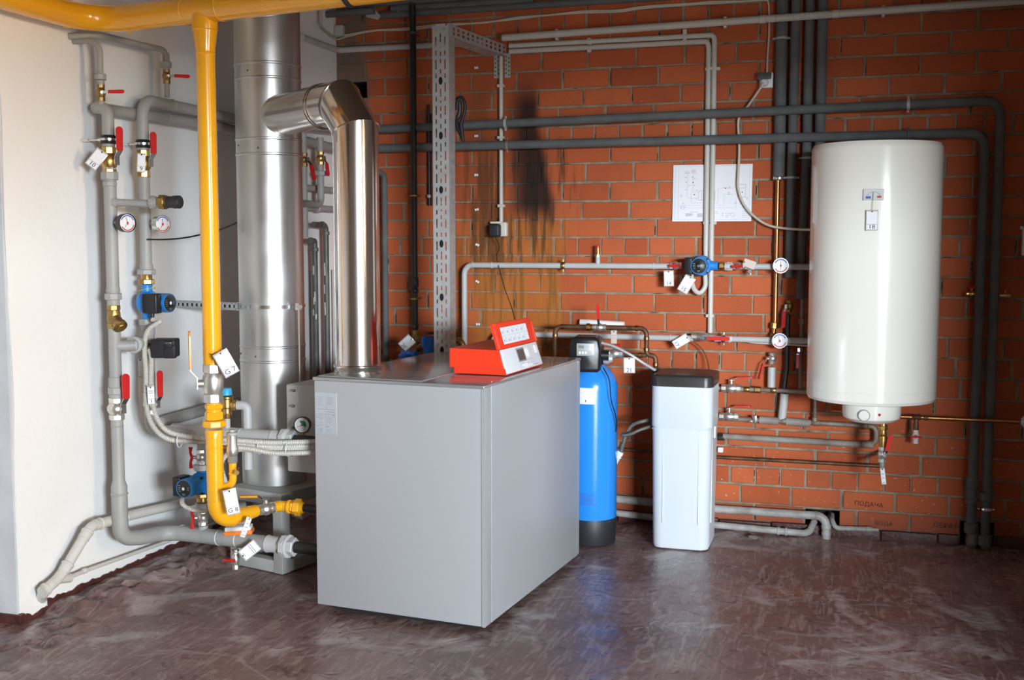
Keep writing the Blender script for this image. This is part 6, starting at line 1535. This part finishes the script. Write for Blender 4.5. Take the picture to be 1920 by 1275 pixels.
# ================================================================== LOW WALL PIPES
def low(name, label, pts, o, r, m, joints=(), bend=.03, n=14): return wpipe(name, label, pts, o, r, m, bend, n, joints=joints)
low('rusty_pipe', 'upper rusty horizontal pipe between the white tank and the heater', [(1335,727),(1545,736)], .07, .011, 'rusty_pipe', ((1421,730,'hex',.019,.03,'aged_brass'),(1400,729,'ring',.014,.03,'aged_brass'),(1450,732,'ring',.0145,.03,'aged_brass'),(1500,734,'ring',.014,.03)))
low('rusty_pipe', 'second rusty pipe running right and looping down below the heater', [(1300,780),(1500,793),(1643,800),(1643,834),(1300,816)], .07, .0125, 'rusty_pipe', ((1620,800,'ring',.018,.04),(1628,835,'ring',.018,.04),(1530,795,'ring',.0165,.04),(1352,819,'hex',.019,.035,'black_iron'),(1470,791,'ring',.016,.03)))
for a, b, lb in (((1424,787),(1460,790),'left'), ((1474,790),(1520,794),'right')):
    mb = MB(); P = [W(a[0], a[1], .07), W(b[0], b[1], .07)]; mb.sweep([P[0], P[0]+(P[1]-P[0])*.5, P[1]], [.020,.021,.019], 16)
    tag(obj('insulation_sleeve', mb, 'dirty_sleeve'), lb+' worn grey foam sleeve on the second rusty pipe', 'insulation')
mb = MB(); p = W(1415, 786, .085); mb.box(p, (.022,.014,.04), bev=.003); mb.box(p+V((-.02,0,-.012)), (.02,.012,.014), bev=.003); tag(obj('foil_scrap', mb, 'zinc_bright'), 'crumpled foil scrap on the second rusty pipe', 'foil')
mb = MB(); P = [W(1356, 818, .072), W(1637, 835, .072)]; mb.sweep(P, .0165, 16); tag(obj('insulation_sleeve', mb, 'dirty_sleeve'), 'long pale worn sleeve round the lower return of the second rusty pipe', 'insulation')
valve('nickel valve with a red lever on the upper rusty pipe by the white tank', W(1371, 728, .07), X_, Z_, V((1,0,.05)), r=.019, L=.10, ll=.10, bm_='nickel', stemh=.042)
valve('nickel valve with a red lever on the second rusty pipe by the white tank', W(1367, 781, .07), X_, Z_, V((1,0,.02)), r=.019, L=.10, ll=.10, bm_='nickel', stemh=.042)
low('brown_pipe', 'thin brown paint spotted pipe lowest on the wall under the heater', [(1150,838),(1335,855),(1660,880)], .05, .0095, 'aged_copper')
low('iron_drop', 'thin iron pipe rising from the second rusty pipe to the heater underside', [(1529,736),(1528,790)], .07, .008, 'rusty_pipe', ((1528,786,'hex',.014,.02),))
t = low('copper_pipe', 'shiny copper pipe running right from under the heater past the tall dark pipes', [(1560,770),(1690,780),(1912,792)], .135, .0105, 'copper', ((1718,783,'ring',.014,.04,'aged_copper'),(1736,784,'ring',.0135,.02,'aged_copper')))
p = W(1718, 783, .135); z2 = W(1718, 806, .135).z; mb = MB(); mb.tube([p, V((p.x, p.y, z2))], .011, 0, 14); mb.lathe(V((p.x, p.y, z2)), Z_, [(0,.0135),(.03,.0135)], 14); tag(obj('copper_branch', mb, 'aged_copper'), 'short copper branch hanging from the shiny copper pipe', 'pipe')
valve('tiny white and red tap at the end of the short copper branch', V((p.x, p.y, z2-.03)), Z_, V((0,-1,0)), X_, r=.012, L=.075, ll=.045, bm_='cream_plastic', kind='wing', stemh=.02, name='drain_tap')
mb = MB(); p = W(1914, 790, .135); mb.lathe(p, V((1,0,0)), [(0,.012),(.02,.035),(.06,.04)], 24); tag(obj('funnel', mb, 'white_plastic'), 'white funnel at the right end of the copper pipe', 'funnel')
mb = MB(); p = W(1920, 452, .03); mb.box(p, (.02,.05,.14), bev=.004); tag(obj('white_fitting', mb, 'white_plastic'), 'edge of a white wall fitting at the far right border', 'fitting')
mb = MB(); p = W(1915, 427, .02); mb.box(p, (.012,.02,.016), bev=.003); tag(obj('wall_clip', mb, 'paper'), 'small pale clip on the bricks above the white wall fitting', 'clip')
mb = MB(TM(W(1351, 843, .02), 0)); mb.box((0,0,0), (.028,.026,.03), bev=.004); mb.lathe((0,0,.014), (0,0,1), [(0,.004),(.003,.004)], 10); tag(obj('pipe_clip', mb, 'paper'), 'small square white pipe clip on the bricks right of the white tank', 'clip')
low('drain_pipe', 'upper grey drain pipe low on the brick wall, turning down at the broken bricks', [(1140,929),(1340,952),(1549,975),(1549,1014)], .075, .021, 'peeling_paint', ((1530,972,'ring',.0235,.01),(1549,988,'ring',.0245,.03),(1549,1000,'ring',.0235,.02)), .05, 20)
t = thing('drain_pipe', 'lower peeling grey drain pipe near the floor, bending into the wall hole', 'pipe', W(1500, 1000, .09))
P = [W(1140, 960, .09), W(1340, 984, .09), W(1508, 1000, .09), W(1518, 996, .06), W(1528, 975, .0), W(1530, 970, -.08)]
mb = MB(); mb.tube(P, .0175, [.1,.03,.03,.02], 18); obj('pipe', mb, 'peeling_paint', t); mb = MB(); d = (P[2]-P[1]).normalized()
for px in (1458, 1472): q = P[1]+(P[2]-P[1])*((px-1340)/168); mb.lathe(q, d, [(0,.0175),(.002,.0215),(.012,.0215),(.014,.0175)], 18)
objs('socket', mb, 'peeling_paint', t)
mb = MB(); mb.tube([W(1560, 965, -.06), W(1560, 975, .02), W(1566, 990, .04), W(1626, 992, .04)], .0125, .03, 14); mb.lathe(W(1624, 992, .04), X_, [(0,.0125),(.003,.015),(.02,.014),(.06,.008)], 14); tag(obj('stub_pipe', mb, 'peeling_paint'), 'short pale stub pipe coming out of the broken bricks under the handwriting', 'pipe')
mb = MB(); p = FZ(1412, 1008, .012); mb.lathe(p, V((.1,-.1,1)), [(0,.022),(.003,.024),(.004,.02)], 16); tag(obj('bottle_cap', mb, 'peeling_paint'), 'small flat pale disc lying on the floor below the drain pipes', 'disc')
# dark stain disc on floor (a worn patch with its own shape)
# ================================================================== LIGHT
def area(name, loc, target, sx_, sy_, power, col, spread=180):
    l = bpy.data.lights.new(name, 'AREA'); l.shape = 'RECTANGLE'; l.size = sx_; l.size_y = sy_; l.energy = power; l.color = col; l.spread = math.radians(spread)
    o = bpy.data.objects.new(name, l); COL.objects.link(o); o.location = loc
    o.rotation_euler = (V(target)-V(loc)).to_track_quat('-Z', 'Y').to_euler(); return o
area('sky_light', (6.6, -6.2, 2.30), (1.0, 3.5, .9), 9.0, 1.0, 5800, (.80,.90,1.0))
area('daylight_door', (2.4, -.84, 1.1), (-.2, 5, .8), 1.75, 1.9, 50, (.90,.95,1.0), 170)
area('ground_bounce', (2.4, -.82, .30), (0, 5, 1.6), 1.75, .5, 16, (1.0,.80,.58), 170)
area('warm_side_fill', (3.40, 2.4, 1.95), (-3, 4.2, 2.5), 1.2, .7, 62, (1.0,.72,.44), 100)  # added warm fill lamp for the upper white wall, no window there
w = bpy.data.worlds.new('World'); C.world = w; w.use_nodes = True
bg = w.node_tree.nodes['Background']; bg.inputs['Color'].default_value = (.75,.85,1,1); bg.inputs['Strength'].default_value = .6
# ================================================================== CAMERA
cam = bpy.data.cameras.new('Camera'); cam.sensor_width = 36; cam.lens = FPX*36/1920; cam.clip_start = .05
co = bpy.data.objects.new('Camera', cam); COL.objects.link(co); co.location = CAM
co.matrix_world = Matrix.Translation(CAM) @ Matrix(((RT.x, UPV.x, -FW.x), (RT.y, UPV.y, -FW.y), (RT.z, UPV.z, -FW.z))).to_4x4()
C.camera = co
C.view_settings.view_transform = 'Standard'; C.view_settings.look = 'None'; C.view_settings.exposure = 0.42; C.view_settings.gamma = 1; C.view_settings.use_curve_mapping = False
